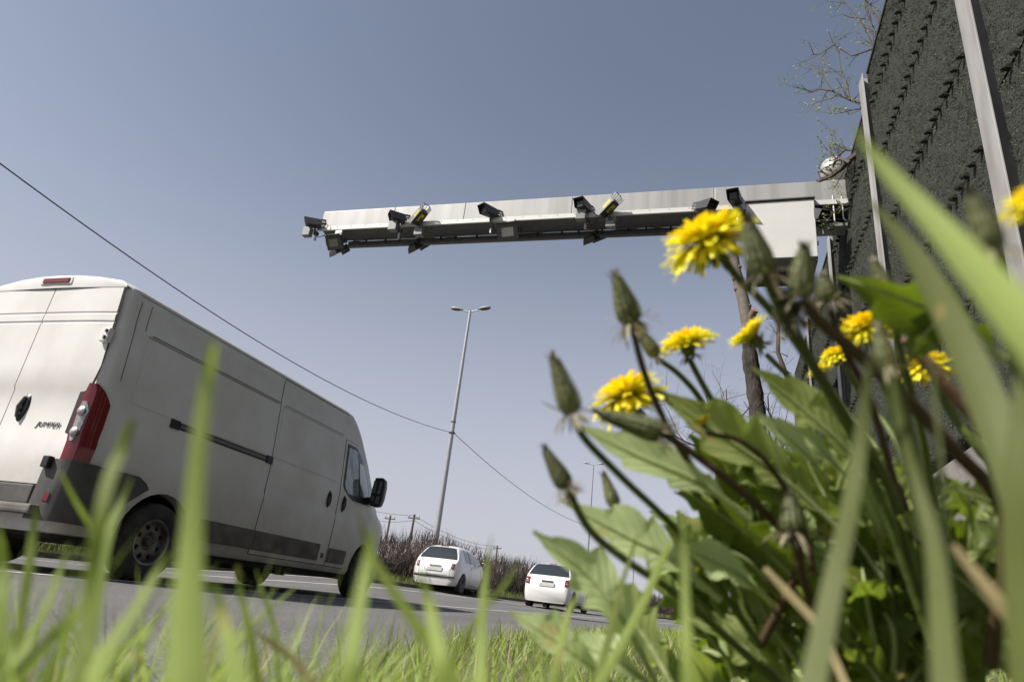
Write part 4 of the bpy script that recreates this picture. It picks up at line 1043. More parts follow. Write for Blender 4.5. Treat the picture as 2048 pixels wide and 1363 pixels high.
flood('dark plate-like floodlight hanging behind the one at the tip', 676, 502, (.35, .6, -.72), .30, .34, False, GY + .62)
flood('dark floodlight hanging below the beam under the first yellow-labelled camera', 834, 494, (.4, .62, -.68), .30, .34, False, GY + .62)
flood('floodlight with a bright lens on a white arm near the middle of the beam', 1017, 462, (-.08, -.80, -.60), .42, .32)
flood('dark floodlight hanging below the beam under the second yellow-labelled camera', 1186, 477, (.35, .6, -.72), .30, .34, False, GY + .62)

# white control cabinet hung on the beam
c0 = onY(1492, 395, GY - .12); c1 = onY(1640, 512, GY - .12)
cab = thing('control_cabinet', 'big square white metal cabinet mounted on the gantry beside the barrier', 'cabinet', (c0.x, GY - .12, c1.z))
cw, chh = 1.03, 1.08
mb = MB(); mb.box(0, cw, .018, .66, .0, chh - .012); mb.box(.04, cw - .04, .66, .86, .03, chh * .7); mb.build('housing', M['cab_white'], cab, bevel=.006)
MB().box(.006, cw - .006, 0, .016, .004, chh - .03).build('door', M['cab_white'], cab, bevel=.004)
MB().box(-.012, cw + .012, -.03, .66, chh - .004, chh + .014).build('roof_lip', M['cam_under'], cab)
mb = MB(); mb.box(.01, cw - .01, .03, .85, -.02, -.004); mb.box(-.0, .02, .03, .85, -.05, -.0); mb.box(cw - .03, cw, .03, .85, -.05, 0); mb.box(.0, cw, .83, .86, -.06, -.0)
fl = mb.build('floor_plate', M['cam_under'], cab)
for q, (x, y) in enumerate([(.30, .35), (.42, .5), (.55, .38), (.7, .52), (.8, .34), (.36, .62), (.62, .66)]): MB().lathe([(0, -.10), (.04, -.09), (.05, -.03), (.05, -.018)], 10, Matrix.Translation((x, y, 0))).build('cable_gland', M['black'], fl, smooth=40)
mb = MB()
for z in (.25, .8): mb.box(cw, cw + .03, .06, .10, z, z + .06)
mb.build('door_hinge', M['zinc'], cab)
# white globe on the head of the gantry
g0 = onY(1668, 342, 10.3)
gt = thing('globe_lamp', 'whitish round globe lamp above the gantry behind the barrier edge', 'lamp', (g0.x, 10.3, 7.2))
dz = g0.z - 7.2
MB().lathe([(0, .26), (.09, .245), (.18, .17), (.225, .05), (.225, -.05), (.17, -.17), (.10, -.22), (.07, -.24)], 28, Matrix.Translation((0, 0, dz))).build('globe', M['globe'], gt, smooth=60)
MB().lathe([(.235, -.03), (.24, 0), (.235, .03)], 28, Matrix.Translation((0, 0, dz))).build('collar', M['lamp_grey'], gt, smooth=60)
MB().lathe([(.10, -.30), (.10, -.22), (.04, -.30), (.04, -dz - .05)], 14, Matrix.Translation((0, 0, dz))).build('stem', M['lamp_grey'], gt, smooth=40)

# ------------------------------------------------------------------ street lamps, poles, wires
def street_lamp(label, x, y, z0, z1, arm, rz=0.0, group='double-armed street lamps'):
    t = thing('street_lamp', label, 'street lamp', (x, y, z0), rz, group)
    H = z1 - z0; k = arm / 1.15
    MB().tube([(0, 0, 0), (0, 0, H * .5), (0, 0, H)], [.155 * k, .115 * k, .07 * k], 14).build('pole', M['lamp_grey'], t, smooth=60)
    MB().lathe([(.0, 0), (.24 * k, 0), (.24 * k, .03), (.19 * k, .05), (.18 * k, .5), (.16 * k, .55)], 16).build('base', M['lamp_grey'], t, smooth=40)
    for sg in (1, -1):
        a = MB().tube([(0, 0, H - .05 * k), (sg * .2 * arm, 0, H + .01 * k), (sg * .42 * arm, 0, H + .06 * k)], .035 * k, 8).build('arm', M['lamp_grey'], t, smooth=60)
        mb = MB(); P = []; prof = [(.34, .03), (.42, .07), (.55, .12), (.72, .155), (.88, .14), (.97, .08), (1.0, .02)]; n = 10
        for u, wd in prof:
            for q in range(n):
                an = 6.2832 * q / n; P.append((sg * u * arm, wd * k * 1.15 * math.cos(an), H + (.05 + .13 * u) * k + wd * k * (.75 if math.sin(an) > 0 else .28) * math.sin(an)))
        mb.add(P, [(i * n + q, i * n + (q + 1) % n, (i + 1) * n + (q + 1) % n, (i + 1) * n + q) for i in range(len(prof) - 1) for q in range(n)] + [tuple(range(n)), tuple(range((len(prof) - 1) * n, len(prof) * n))])
        hd = mb.build('lamp_head', M['lamp_grey'], t, smooth=50)
        mb = MB(); P = []
        for q in range(14):
            an = 6.2832 * q / 14; u = .72 + .24 * math.cos(an); P.append((sg * u * arm, .125 * k * math.sin(an), H + (.05 + .13 * u) * k - .050 * k))
        mb.prism(P, (0, 0, .012)); mb.build('lamp_glass', M['cam_dark'], hd)
    mb = MB()
    hk = 7.87 - z0
    mb.lathe([(.15 * k, hk - .04), (.15 * k, hk + .04)], 14); mb.box(-.02, .2 * k, -.02, .02, hk - .02, hk + .02); mb.lathe([(.13 * k, hk + .55), (.13 * k, hk + .60)], 14)
    mb.build('cable_clamp', M['dark_bar'], t)
    return t
l1 = onY(868, 1080, 30); l1t = onY(943, 622, 30)
street_lamp('tall grey double-armed street lamp rising behind the hedge, nearest and largest', (l1.x + l1t.x) / 2, 30, .35, l1t.z, 1.19)
l2 = onY(1185, 1000, 60); l2t = onY(1187, 929, 60)
street_lamp('small far-off double-armed street lamp between the two dandelion buds', l2t.x, 60, .5, l2t.z, .98)
for px, pyt, Y, lab in ((1268, 1105, 92, 'thin distant street lamp seen through a gap in the dandelion leaves'), (1341, 1160, 125, 'faintest distant lamp post above the far verge, right of the others'), (1320, 1150, 160, 'tiny distant lamp post just left of the faintest one')):
    q = onY(px, pyt, Y); street_lamp(lab, q.x, Y, .5, q.z, 1.0)
def cable(label, a, b, sag, r, name='overhead_cable', grp='overhead cables'):
    a, b = V(a), V(b); n = 48
    pts = [a.lerp(b, i / n) - V((0, 0, 4 * sag * (i / n) * (1 - i / n))) for i in range(n + 1)]
    return tag(MB().tube(pts, r, 6).build(name, M['cable'], smooth=90), label, 'cable', grp)
xl1 = (l1.x + l1t.x) / 2
cable('black overhead cable sloping across the sky above the van to the nearest lamp', (-13.0, -2.0, 7.95), (xl1, 30 - .1, 7.87), 1.42, .014)
cable('thin overhead cable sagging from the nearest lamp to the far lamp', (xl1 + .1, 30.1, 7.87), (l2t.x, 60, 7.4), .7, .016)
def utility_pole(label, px, py, Y, z0=.4):
    p = onY(px, py, Y); t = thing('utility_pole', label, 'utility pole', (p.x, Y, z0), 0.2, 'wooden poles beyond the hedge'); H = p.z - z0
    MB().tube([(0, 0, 0), (0, 0, H)], [.16, .11], 8).build('pole', M['wood_pole'], t, smooth=60)
    MB().box(-.6, .6, -.06, .06, H - .42, -.31 + H).build('crossarm', M['wood_pole'], t)
    mb = MB()
    for x in (-.5, 0, .5): mb.lathe([(.05, H - .31), (.07, H - .2), (.05, H - .08), (0, H - .06)], 8, Matrix.Translation((x, 0, 0)))
    mb.build('insulator', M['globe'], t); return p
p0 = utility_pole('wooden utility pole poking above the hedge beside the van mirror, left one', 781, 1030, 66)
p1 = utility_pole('wooden utility pole above the hedge between the van and the lamp', 829, 1028, 60)
p2 = utility_pole('wooden utility pole above the hedge right of the small car', 995, 1090, 90)
pw = onY(700, 1005, 66)
for k, dz in enumerate((-.1, -.55)):
    cable(('upper' if k == 0 else 'lower') + ' thin wire from the van roofline to the pole by the lamp', (pw.x, 66, pw.z + dz), (p1.x, 60, p1.z + dz), .3 + .4 * k, .018, 'utility_wire', 'utility wires above the hedge')
    cable(('upper' if k == 0 else 'lower') + ' thin wire stretching right from the pole by the lamp', (p1.x, 60, p1.z + dz), (p2.x, 90, p2.z + dz), .7, .02, 'utility_wire', 'utility wires above the hedge')

# ------------------------------------------------------------------ trees
def branchy(mb, p, d, L, r, depth, q, tips, spread=.55, n=4, up=.05, nsub=(2, 3), m=0, shrink=.68):
    pts = [p]; rs = [r]; dd = V(d).normalized()
    for i in range(n):
        dd = (dd + V((q.gauss(0, .16), q.gauss(0, .16), q.gauss(up, .14)))).normalized()
        pts.append(pts[-1] + dd * L / n); rs.append(r * (1 - .55 * (i + 1) / n))
    mb.tube(pts, rs, 6 if r > .02 else (4 if r > .008 else 3), False, m)
    tips.extend(pts[1:])
    if depth <= 0: return
    for k in range(q.randint(*nsub)):
        i = q.randint(1, n); ax = V((q.gauss(0, 1), q.gauss(0, 1), q.gauss(0, 1))).normalized()
        nd = (dd + ax * spread * q.uniform(.7, 1.4)).normalized()
        branchy(mb, pts[i], nd, L * q.uniform(shrink - .15, shrink + .12), rs[i] * .62, depth - 1, q, tips, spread, n, up, nsub, m, shrink)
# pollarded trunk behind the dandelions
q = random.Random(21)
pol = thing('pollarded_tree', 'thick pollarded tree trunk with rough dark lower bark behind the dandelions', 'tree', (.8, 14, .35))
TP = [(.10, 0, 0), (.07, 0, 1.6), (.05, 0, 3.0), (.02, 0, 4.2), (-.05, .02, 4.9), (-.10, 0, 5.4), (-.11, 0, 5.75)]
mb = MB(); pts = []; rs = []
for i in range(len(TP) - 1):
    for k in range(4): pts.append(V(TP[i]).lerp(V(TP[i + 1]), k / 4)); rs.append(.185 + q.uniform(-.016, .016) - .004 * len(pts) * .3)
mb.tube(pts, rs, 14); pol_t = mb.build('trunk', M['bark_rough'], pol, smooth=60)
TP2 = [(-.11, 0, 5.70), (-.13, 0, 6.2), (-.21, 0, 6.8), (-.35, 0, 7.5), (-.45, 0, 8.2), (-.53, 0, 8.75)]
mb = MB(); pts = []; rs = []
for i in range(len(TP2) - 1):
    for k in range(4): pts.append(V(TP2[i]).lerp(V(TP2[i + 1]), k / 4)); rs.append(.142 - .0014 * len(pts) + q.uniform(-.006, .006))
mb.tube(pts, rs, 14)
for z, a, rr_ in ((7.05, 3.0, .06), (7.6, .4, .045), (7.3, 3.5, .05), (6.6, .2, .05)):
    c = V((interp(z, [5.7, 6.2, 6.8, 7.5, 8.2], [-.11, -.13, -.21, -.35, -.45]), 0, z)); o = V((math.cos(a), -abs(math.sin(a)) - .3, .2)).normalized()
    mb.tube([c + o * .08, c + o * .13, c + o * .155], [rr_ * 1.4, rr_, rr_ * .6], 8)
limb = mb.build('limb', M['bark_smooth'], pol, smooth=60)
mb = MB(); mb.tube([(-.08, -.02, 6.2), (-.02, -.14, 6.38), (0.02, -.2, 6.44)], [.10, .09, .08], 12); st = mb.build('sawn_stub', M['bark_smooth'], limb, smooth=60)
mb = MB(); mb.tube([(.02, -.2, 6.44), (.026, -.21, 6.448)], .076, 14); mb.build('cut_face', M['cut_wood'], limb, smooth=40)
# thin budding shoot to its right
q = random.Random(5)
s0, s1 = onY(1592, 800, 13), onY(1558, 615, 13)
sh = thing('young_tree', 'slim young stem with tiny green buds right of the thick trunk', 'tree', (s0.x + .1, 13, .35))
mb = MB(); mb.tube([V((0, 0, 0)), V((0, 0, s0.z - .35)) + V((-.1, 0, 0)), V((s1.x - s0.x - .16, 0, (s0.z + s1.z) / 2 - .35)), V((s1.x - s0.x - .1, 0, s1.z - .35)), V((s1.x - s0.x - .14, 0, s1.z + .2))], [.06, .05, .042, .035, .02], 8)
mb.build('trunk', M['twig'], sh, smooth=60)
mb = MB(); tips = []
for z in np.linspace(s0.z - .9, s1.z, 9):
    branchy(mb, V((interp(z, [s0.z, s1.z], [-.1, s1.x - s0.x - .1]), 0, z - .35)), (q.choice((-1, 1)), q.gauss(0, .5), .5), .35, .012, 1, q, tips, n=3)
br_ = mb.build('branch', M['twig'], sh)
def bud_mesh(name, pts, size, q, mt, parent):
    v = []; f = []
    for p in pts:
        for k in range(2):
            a = V((q.gauss(0, 1), q.gauss(0, 1), q.gauss(.3, 1))).normalized() * size * q.uniform(.6, 1.4); s_ = a.cross(V((q.gauss(0, 1), q.gauss(0, 1), q.gauss(0, 1)))).normalized() * size * .35
            b = len(v); v += [p, p + a * .5 + s_, p + a, p + a * .5 - s_]; f.append((b, b + 1, b + 2, b + 3))
    me = bpy.data.meshes.new(name); me.from_pydata([tuple(p) for p in v], [], f); me.materials.append(mt)
    return tag(mesh_obj(name, me, parent), kind='stuff')
bud_mesh('buds', [p for p in tips if q.random() < .35], .045, q, M['bud_leaf'], sh)
# bare shrubby trees far behind
for (px, py, Y, hgt, lab, sd) in ((1432, 760, 26, 3.6, 'bare twiggy tree behind and left of the thick trunk', 31), (1545, 790, 24, 2.4, 'bare small twiggy tree just right of the thick trunk', 32)):
    q = random.Random(sd); p = onY(px, py, Y)
    t = thing('bare_tree', lab, 'tree', (p.x, Y, .5), 0, 'bare trees behind the barrier end')
    mb = MB(); tips = []; H = p.z - .5
    mb.tube([(0, 0, 0), (.1, 0, H * .4), (0, 0, H * .75)], [.16, .12, .07], 8); mb.build('trunk', M['twig_far'], t, smooth=60)
    mb = MB()
    for k in range(9): branchy(mb, V((0, 0, H * (.55 + .025 * k))), (q.gauss(0, .8), q.gauss(0, .8), .7), H * .30, .04, 4, q, tips, .75, 4, .02, (2, 3))
    mb.build('branch', M['twig_far'], t)
# budding tree leaning out over the barrier top
q = random.Random(44)
t = thing('budding_tree', 'spring tree with bare twigs and small yellow buds leaning over the barrier top', 'tree', (3.4, 9.2, .4))
org = V((3.4, 9.2, .4))
mb = MB().tube([V((0, 0, 0)), V((.05, 0, 3.5)), V((-.1, .1, 6.4)), V((-.25, 0, 8.4))], [.22, .18, .13, .09], 10); mb.build('trunk', M['bark_smooth'], t, smooth=60)
tw = MB(); tips = []
def twig(pxs, r0, sub, Y=None, L=.4, dep=2):
    Y0 = 9.0 if Y is None else Y
    pts = [onY(px, py, Y0 + .12 * i) for i, (px, py) in enumerate(pxs)]
    tw.tube([p - org for p in pts], [r0 * (1 - .6 * i / (len(pts) - 1)) for i in range(len(pts))], 5, False)
    for i in range(1, len(pts)):
        tips.append(pts[i] - org)
        for k in range(sub):
            a = pts[i - 1].lerp(pts[i], q.random()); d = (pts[i] - pts[i - 1]).normalized() + V((q.gauss(-.1, .7), q.gauss(0, .6), q.gauss(.25, .7)))
            branchy(tw, a - org, d, L * q.uniform(.6, 1.2), r0 * .42, dep, q, tips, .8, 3, .05, (1, 3))
twig([(1770, 90), (1740, 100), (1705, 112), (1668, 90), (1640, 108), (1622, 110)], .018, 2)
twig([(1775, 60), (1742, 20), (1725, -20), (1700, -40)], .02, 2)
twig([(1760, 120), (1748, 60), (1730, 20), (1733, -30)], .02, 3)
twig([(1765, 130), (1720, 40), (1690, 8), (1672, -5)], .014, 2)
twig([(1748, 205), (1718, 205), (1700, 200), (1665, 182), (1640, 178), (1622, 185)], .024, 2)
twig([(1700, 200), (1693, 165), (1680, 135), (1678, 100)], .016, 2)
twig([(1665, 182), (1650, 160), (1635, 140), (1626, 125)], .012, 2)
twig([(1735, 215), (1705, 220), (1680, 226), (1660, 228)], .012, 2, L=.3)
twig([(1725, 300), (1690, 300), (1672, 318), (1662, 305), (1655, 300)], .018, 2, L=.28)
twig([(1700, 320), (1680, 318), (1672, 290), (1668, 255)], .012, 2, L=.25)
twig([(1725, 300), (1700, 318), (1685, 335), (1662, 352), (1640, 361), (1634, 361)], .055, 1, Y=8.8, L=.25, dep=1)
twig([(1700, 325), (1683, 318), (1670, 322), (1666, 335)], .03, 1, Y=8.85, L=.2, dep=1)
twig([(1690, 340), (1672, 370), (1665, 380)], .008, 3, Y=8.6, L=.16, dep=1)
twig([(1695, 405), (1668, 425), (1655, 440), (1648, 450)], .008, 3, Y=9.0, L=.16, dep=1)
tw.build('branch', M['twig'], t)
bud_mesh('buds', [p for p in tips if q.random() < .30], .035, q, M['bud_leaf'], t)
# ----@@PLANTS
# ------------------------------------------------------------------ grass on the near verge
rg = random.Random(77)
sp = []
def put(n, x0, x1, y0, y1, hmin, hmax, wd, dmin):
    for _ in range(n):
        Y = rg.uniform(y0, y1); X = edge_x(Y) + x0 + (x1 - x0) * rg.random()
        d = math.hypot(X, Y)
        if d < dmin or X > WX - 0.05: continue
        if X - edge_x(Y) < 0.12 and rg.random() < .5: continue
        h = rg.uniform(hmin, hmax) * (1.0 if X > -0.75 else 0.8)
        sp.append((X, Y, verge_z(X, Y), h, wd * rg.uniform(.6, 1.3), rg.choices((0, 1, 2), (6, 3, 1.3))[0]))
put(3600, 0.02, 3.2, 0.55, 2.0, .035, .125, .0042, .75)
put(6500, 0.05, 3.3, 2.0, 5.0, .03, .13, .0048, .7)
put(9000, 0.03, 3.4, 5.0, 12.0, .06, .14, .0065, .7)
put(7000, 0.05, 6.0, 12.0, 40.0, .08, .2, .014, .7)
put(1500, 0.2, 3.0, -2.0, 0.2, .05, .11, .0045, .5)
for _ in range(5200):                                              # the fringe right in front of the camera
    a = rg.uniform(-1.05, .45); d = rg.uniform(.30, 1.0); X, Y = d * math.sin(a + YAW), d * math.cos(a + YAW)
    if X < edge_x(Y) + .02 or (d < .45 and rg.random() < .6): continue
    top = CAM_H - d * rg.uniform(.035, .16) + (.0 if rg.random() > .12 else .02 * d); z = verge_z(X, Y)
    if top - z < .03: continue
    sp.append((X, Y, z, (top - z) * 1.08, rg.uniform(.0026, .0046), rg.choices((0, 1, 2), (6, 2.6, 1.0))[0]))
for _ in range(900):                                               # and the soft wide ones closest to it
    a = rg.uniform(-.80, .30); d = rg.uniform(.16, .36); X, Y = d * math.sin(a + YAW), d * math.cos(a + YAW)
    top = CAM_H - d * rg.uniform(.02, .20) - d * .10 * (a + .2); z = verge_z(X, Y)
    if X < edge_x(Y) + .02 or top - z < .03: continue
    sp.append((X, Y, z, (top - z) * 1.1, rg.uniform(.0024, .0048), rg.choices((0, 1, 2), (6, 3, .7))[0]))
blades('grass', sp, [M['grass_small'], M['grass_small_deep'], M['grass_dry']], 9, .7)
# grit along the road edge
st = []
for i in range(5):
    bm = bmesh.new(); bmesh.ops.create_icosphere(bm, subdivisions=1, radius=1)
    for v in bm.verts: v.co *= rg.uniform(.7, 1.2); v.co.z *= .6
    me = bpy.data.meshes.new('grit'); bm.to_mesh(me); bm.free(); st.append(([tuple(v.co) for v in me.vertices], [tuple(p.vertices) for p in me.polygons]))
mb = MB()
for _ in range(1500):
    Y = rg.uniform(.6, 6) ; X = edge_x(Y) + rg.gauss(-.22, .22); s_ = rg.uniform(.0010, .0032); vs, fs = rg.choice(st); a = rg.uniform(0, 6.28)
    mb.add([(X + s_ * (x * math.cos(a) - y * math.sin(a)), Y + s_ * (x * math.sin(a) + y * math.cos(a)), max(RZ(X, Y), verge_z(X, Y) if X > edge_x(Y) else 0) + s_ * .45 + s_ * z) for x, y, z in vs], fs)
tag(mb.build('grit', M['stone'], fix=False), kind='stuff')

# ------------------------------------------------------------------ dandelions
EYE = V((0, 0, CAM_H))
def frame_at(path, i, roll):
    T = (path[min(i + 1, len(path) - 1)] - path[max(i - 1, 0)]).normalized(); vdir = (path[i] - EYE).normalized()
    B_ = T.cross(vdir)
    B_ = B_.normalized() if B_.length > 1e-4 else RT
    if roll: B_ = Matrix.Rotation(roll, 3, T) @ B_
    return T, B_, B_.cross(T).normalized()
def leaf(plant, pxs, W, mt='leaf', lobes=5, amp=.5, fold=.25, roll=0.0, under=True, seed=0, wav=.10, petiole=.14, name='leaf', lit=None):
    """pxs: (px, py, d) from base to tip; W: full width in px of the photo"""
    lit = (-1 if mt == 'leaf_dark' else 1) if lit is None else lit
    q = random.Random(seed * 13 + int(pxs[-1][0])); N = 60
    path = smooth_path([pt(*p) for p in pxs], N); o = plant.location
    hw = W * pxs[len(pxs) // 2][2] / FPX / 2
    if lit:                                                         # turn the visible face towards (or away from) the sun
        best = None
        for a_ in np.linspace(-.75, .75, 11):
            T, B_, Nn = frame_at(path, N // 2, a_); nv = -Nn if Nn.dot(path[N // 2] - EYE) > 0 else Nn; sc_ = nv.dot(SUN_DIR) * lit
            if best is None or sc_ > best[0]: best = (sc_, a_)
        roll = best[1] + q.uniform(-.12, .12)
    mb = MB(); P = []; cs = (-1, -.62, -.28, 0, .28, .62, 1); ph = [q.uniform(0, 6), q.uniform(0, 6)]
    cen = []
    for i in range(N + 1):
        t = i / N; T, B_, Nn = frame_at(path, i, roll + .15 * math.sin(ph[0] + t * 3))
        if t < petiole: base = .08
        else:
            u = (t - petiole) / (1 - petiole); base = .08 + .92 * (math.sin(math.pi * min(1, u * .62 + .0) ** .9) ** .8 if u < .8 else 1) 
            base = .08 + .92 * (ss(u / .55) * .85 + .15 * ss(u * 6)) * (1 - ss((u - .52) / .48) ** 1.15) * 1.06
        row = []
        for c in cs:
            side = 0 if c < 0 else 1; k = ph[side]
            saw = ((t * lobes + .15 * math.sin(k + t * 5) + side * .37 + k) % 1.0)
            lob = 1 - min(.72, amp * 1.35) * (1 - saw) ** .8 * (1 - .55 * ss((t - .72) / .26)) if t > petiole else 1
            wv = base * hw * (lob if abs(c) > .9 else lerp(1, lob, .75) if abs(c) > .5 else 1)
            back = -hw * .55 * amp * saw * (abs(c) > .5) * abs(c) * (1 - t) if t > petiole else 0
            z = fold * abs(c) * base * hw + wav * hw * base * math.sin(t * 17 + k * 3 + c * 2) * abs(c) ** 2
            row.append(path[i] + B_ * (c * wv) + T * back - Nn * z * (1 if under else -1) - o)
        P += row; cen.append(path[i] - o)
    nc = len(cs); fs = []
    for i in range(N):
        for j in range(nc - 1):
            a = i * nc + j; f = (a, a + 1, a + nc + 1, a + nc); fs.append(f)
    # winding so that the underside is the back face
    a, b, c_ = V(P[fs[N * 3][0]]), V(P[fs[N * 3][1]]), V(P[fs[N * 3][2]]); nn = (b - a).cross(c_ - a); vd = (a + o - EYE)
    if (nn.dot(vd) > 0) != under: fs = [f[::-1] for f in fs]
    mb.add(P, fs, 0)
    r0 = min(.0019, hw * .12)
    off = -1 if under else 1
    ribp = []; ribr = []
    for i in range(0, N + 1, 2):
        T, B_, Nn = frame_at(path, i, roll); ribp.append(cen[i] + (EYE + o * 0 - path[i]).normalized() * r0 * .9); ribr.append(max(.00015, r0 * (1 - .88 * i / N)))
    mb.tube(ribp, ribr, 6, False, 1)
    for k in range(0):                                              # side veins
        i = int(N * (petiole + .10 + .12 * k)); 
        for sd in (1, 5):
            if i + 4 > N: continue
            a, b = cen[i], V(P[(i + 3) * nc + sd]).lerp(cen[min(i + 2, N)], .35); mid = V(P[(i + 1) * nc + (2 if sd == 1 else 4)])
            tow = (EYE - path[i]).normalized() * .0003
            mb.tube([a + tow, mid + tow, b + tow], [r0 * .20, r0 * .14, r0 * .03], 4, False, 1)
    me = mb.mesh(name, [M[mt], M['rib']], smooth=180, fix=False)
    uv = me.uv_layers.new(name='UVMap'); n0 = (N + 1) * nc
    for lp in me.loops:
        k = lp.vertex_index
        if k < n0: uv.data[lp.index].uv = ((cs[k % nc] + 1) / 2, (k // nc) / N)
    return mesh_obj(name, me, plant)
def strap(v, f, mi, p, d, d2, L, wd, sidev, m, tip=.7):
    """a narrow curved strap of three quads"""
    b = len(v); q = p
    for k, (wk, dk) in enumerate(((.55, 0), (1, .33), (1, .7), (tip, 1.0))):
        dd = d.lerp(d2, dk); pos = p + dd * L * dk if k else p
        v.append(pos - sidev * wd * wk * .5); v.append(pos + sidev * wd * wk * .5)
    for k in range(3): f.append((b + 2 * k, b + 2 * k + 1, b + 2 * k + 3, b + 2 * k + 2)); mi.append(m)
def raw(name, v, f, mi, mats, parent, o, smooth=True):
    me = bpy.data.meshes.new(name); me.from_pydata([tuple(V(p) - o) for p in v], [], f)
    for m in mats: me.materials.append(M[m])
    me.polygons.foreach_set('material_index', mi); me.polygons.foreach_set('use_smooth', [smooth] * len(f)); me.update()
    return mesh_obj(name, me, parent)
def axis3(px, py, d, ax, away):
    """a direction from its slant in the picture and its lean away from the eye"""
    c = pt(px, py, d); vd = (c - EYE).normalized(); e = RT * ax[0] - UP * ax[1]; e = (e - vd * e.dot(vd)).normalized()
    return c, (e + vd * away).normalized()
def stalk(plant, pxs, wpx, mt='stem', ground=False, label=None):
    path = smooth_path([pt(*p) for p in pxs], 24); o = plant.location
    r = [wpx * pxs[0][2] / FPX / 2 * (1 + .25 * i / 24) for i in range(25)]
    s_ = MB().tube([p - o for p in path], r, 8, True).build('flower_stalk', M[mt], plant, smooth=60)
    if label: s_['label'] = label
    return s_
def bract_ring(v, f, mi, c, A, R, L, n, lo, hi, m, q, wd=.3, r0=.6, drop=0.0):
    X = A.orthogonal().normalized(); Yv = A.cross(X)
    for k in range(n):
        a = 6.2832 * (k + q.uniform(-.3, .3)) / n; rad = X * math.cos(a) + Yv * math.sin(a); sd = A.cross(rad)
        e = q.uniform(lo, hi); d = rad * math.cos(e) + A * math.sin(e); d2 = (d + A * q.uniform(-.5, .15)).normalized()
        strap(v, f, mi, c + rad * R * r0 - A * drop, d, d2, L * q.uniform(.75, 1.15), R * wd * q.uniform(.8, 1.2), sd, m[k % len(m)], .15)
def open_head(st, plant, px, py, d, dia, ax, away=.2, cup=0.0, seed=0, dens=1.0, droop=0.0):
    q = random.Random(seed * 7 + int(px)); o = plant.location; R = dia * d / FPX / 2; c, A = axis3(px, py, d, ax, away)
    X = A.orthogonal().normalized(); Yv = A.cross(X); v, f, mi = [], [], []
    base = c - A * R * .18
    for ly, (e, Ls, n, m) in enumerate(((-.10 - droop, 1.0, 30, 0), (.08 - droop * .7, 1.0, 30, 0), (.26, .93, 28, 0), (.48, .88, 28, 0), (.74, .80, 26, 1), (1.0, .68, 22, 1), (1.3, .58, 18, 1))):
        e = lerp(e, 1.35, cup)
        for k in range(int(n * dens)):
            a = 6.2832 * (k + q.uniform(-.35, .35)) / int(n * dens); rad = X * math.cos(a) + Yv * math.sin(a); ee = e + q.gauss(0, .09)
            dd = rad * math.cos(ee + .25) + A * math.sin(ee + .25); d2 = rad * math.cos(ee - .12) + A * math.sin(ee - .12)
            strap(v, f, mi, base + rad * R * .10 + A * R * .05, dd, d2, R * Ls * q.uniform(.86, 1.08), R * .15 * q.uniform(.8, 1.15), (A.cross(rad) + A * q.gauss(0, .25)).normalized(), m if q.random() > .12 else 1 - m, .8)
    fh = raw('florets', v, f, mi, ('petal', 'petal_orange'), st, o, False); tag(fh, kind='stuff')
    v, f, mi = [], [], []
    n = 12
    for h, rr_ in ((-.46, .10), (-.42, .20), (-.25, .25), (-.05, .24), (.02, .30)):
        for k in range(n): a = 6.2832 * k / n; v.append(c + A * h * R + (X * math.cos(a) + Yv * math.sin(a)) * rr_ * R)
    for i in range(4):
        for k in range(n): f.append((i * n + k, i * n + (k + 1) % n, (i + 1) * n + (k + 1) % n, (i + 1) * n + k)); mi.append(0)
    bract_ring(v, f, mi, c - A * R * .30, A, R * .26, R * .48, 13, .2, .8, (0, 0), q, .42, .9)
    bract_ring(v, f, mi, c - A * R * .42, A, R * .26, R * .42, 12, -1.1, -.2, (0, 1), q, .36, .8)
    raw('involucre', v, f, mi, ('bract', 'bract_dark'), st, o)
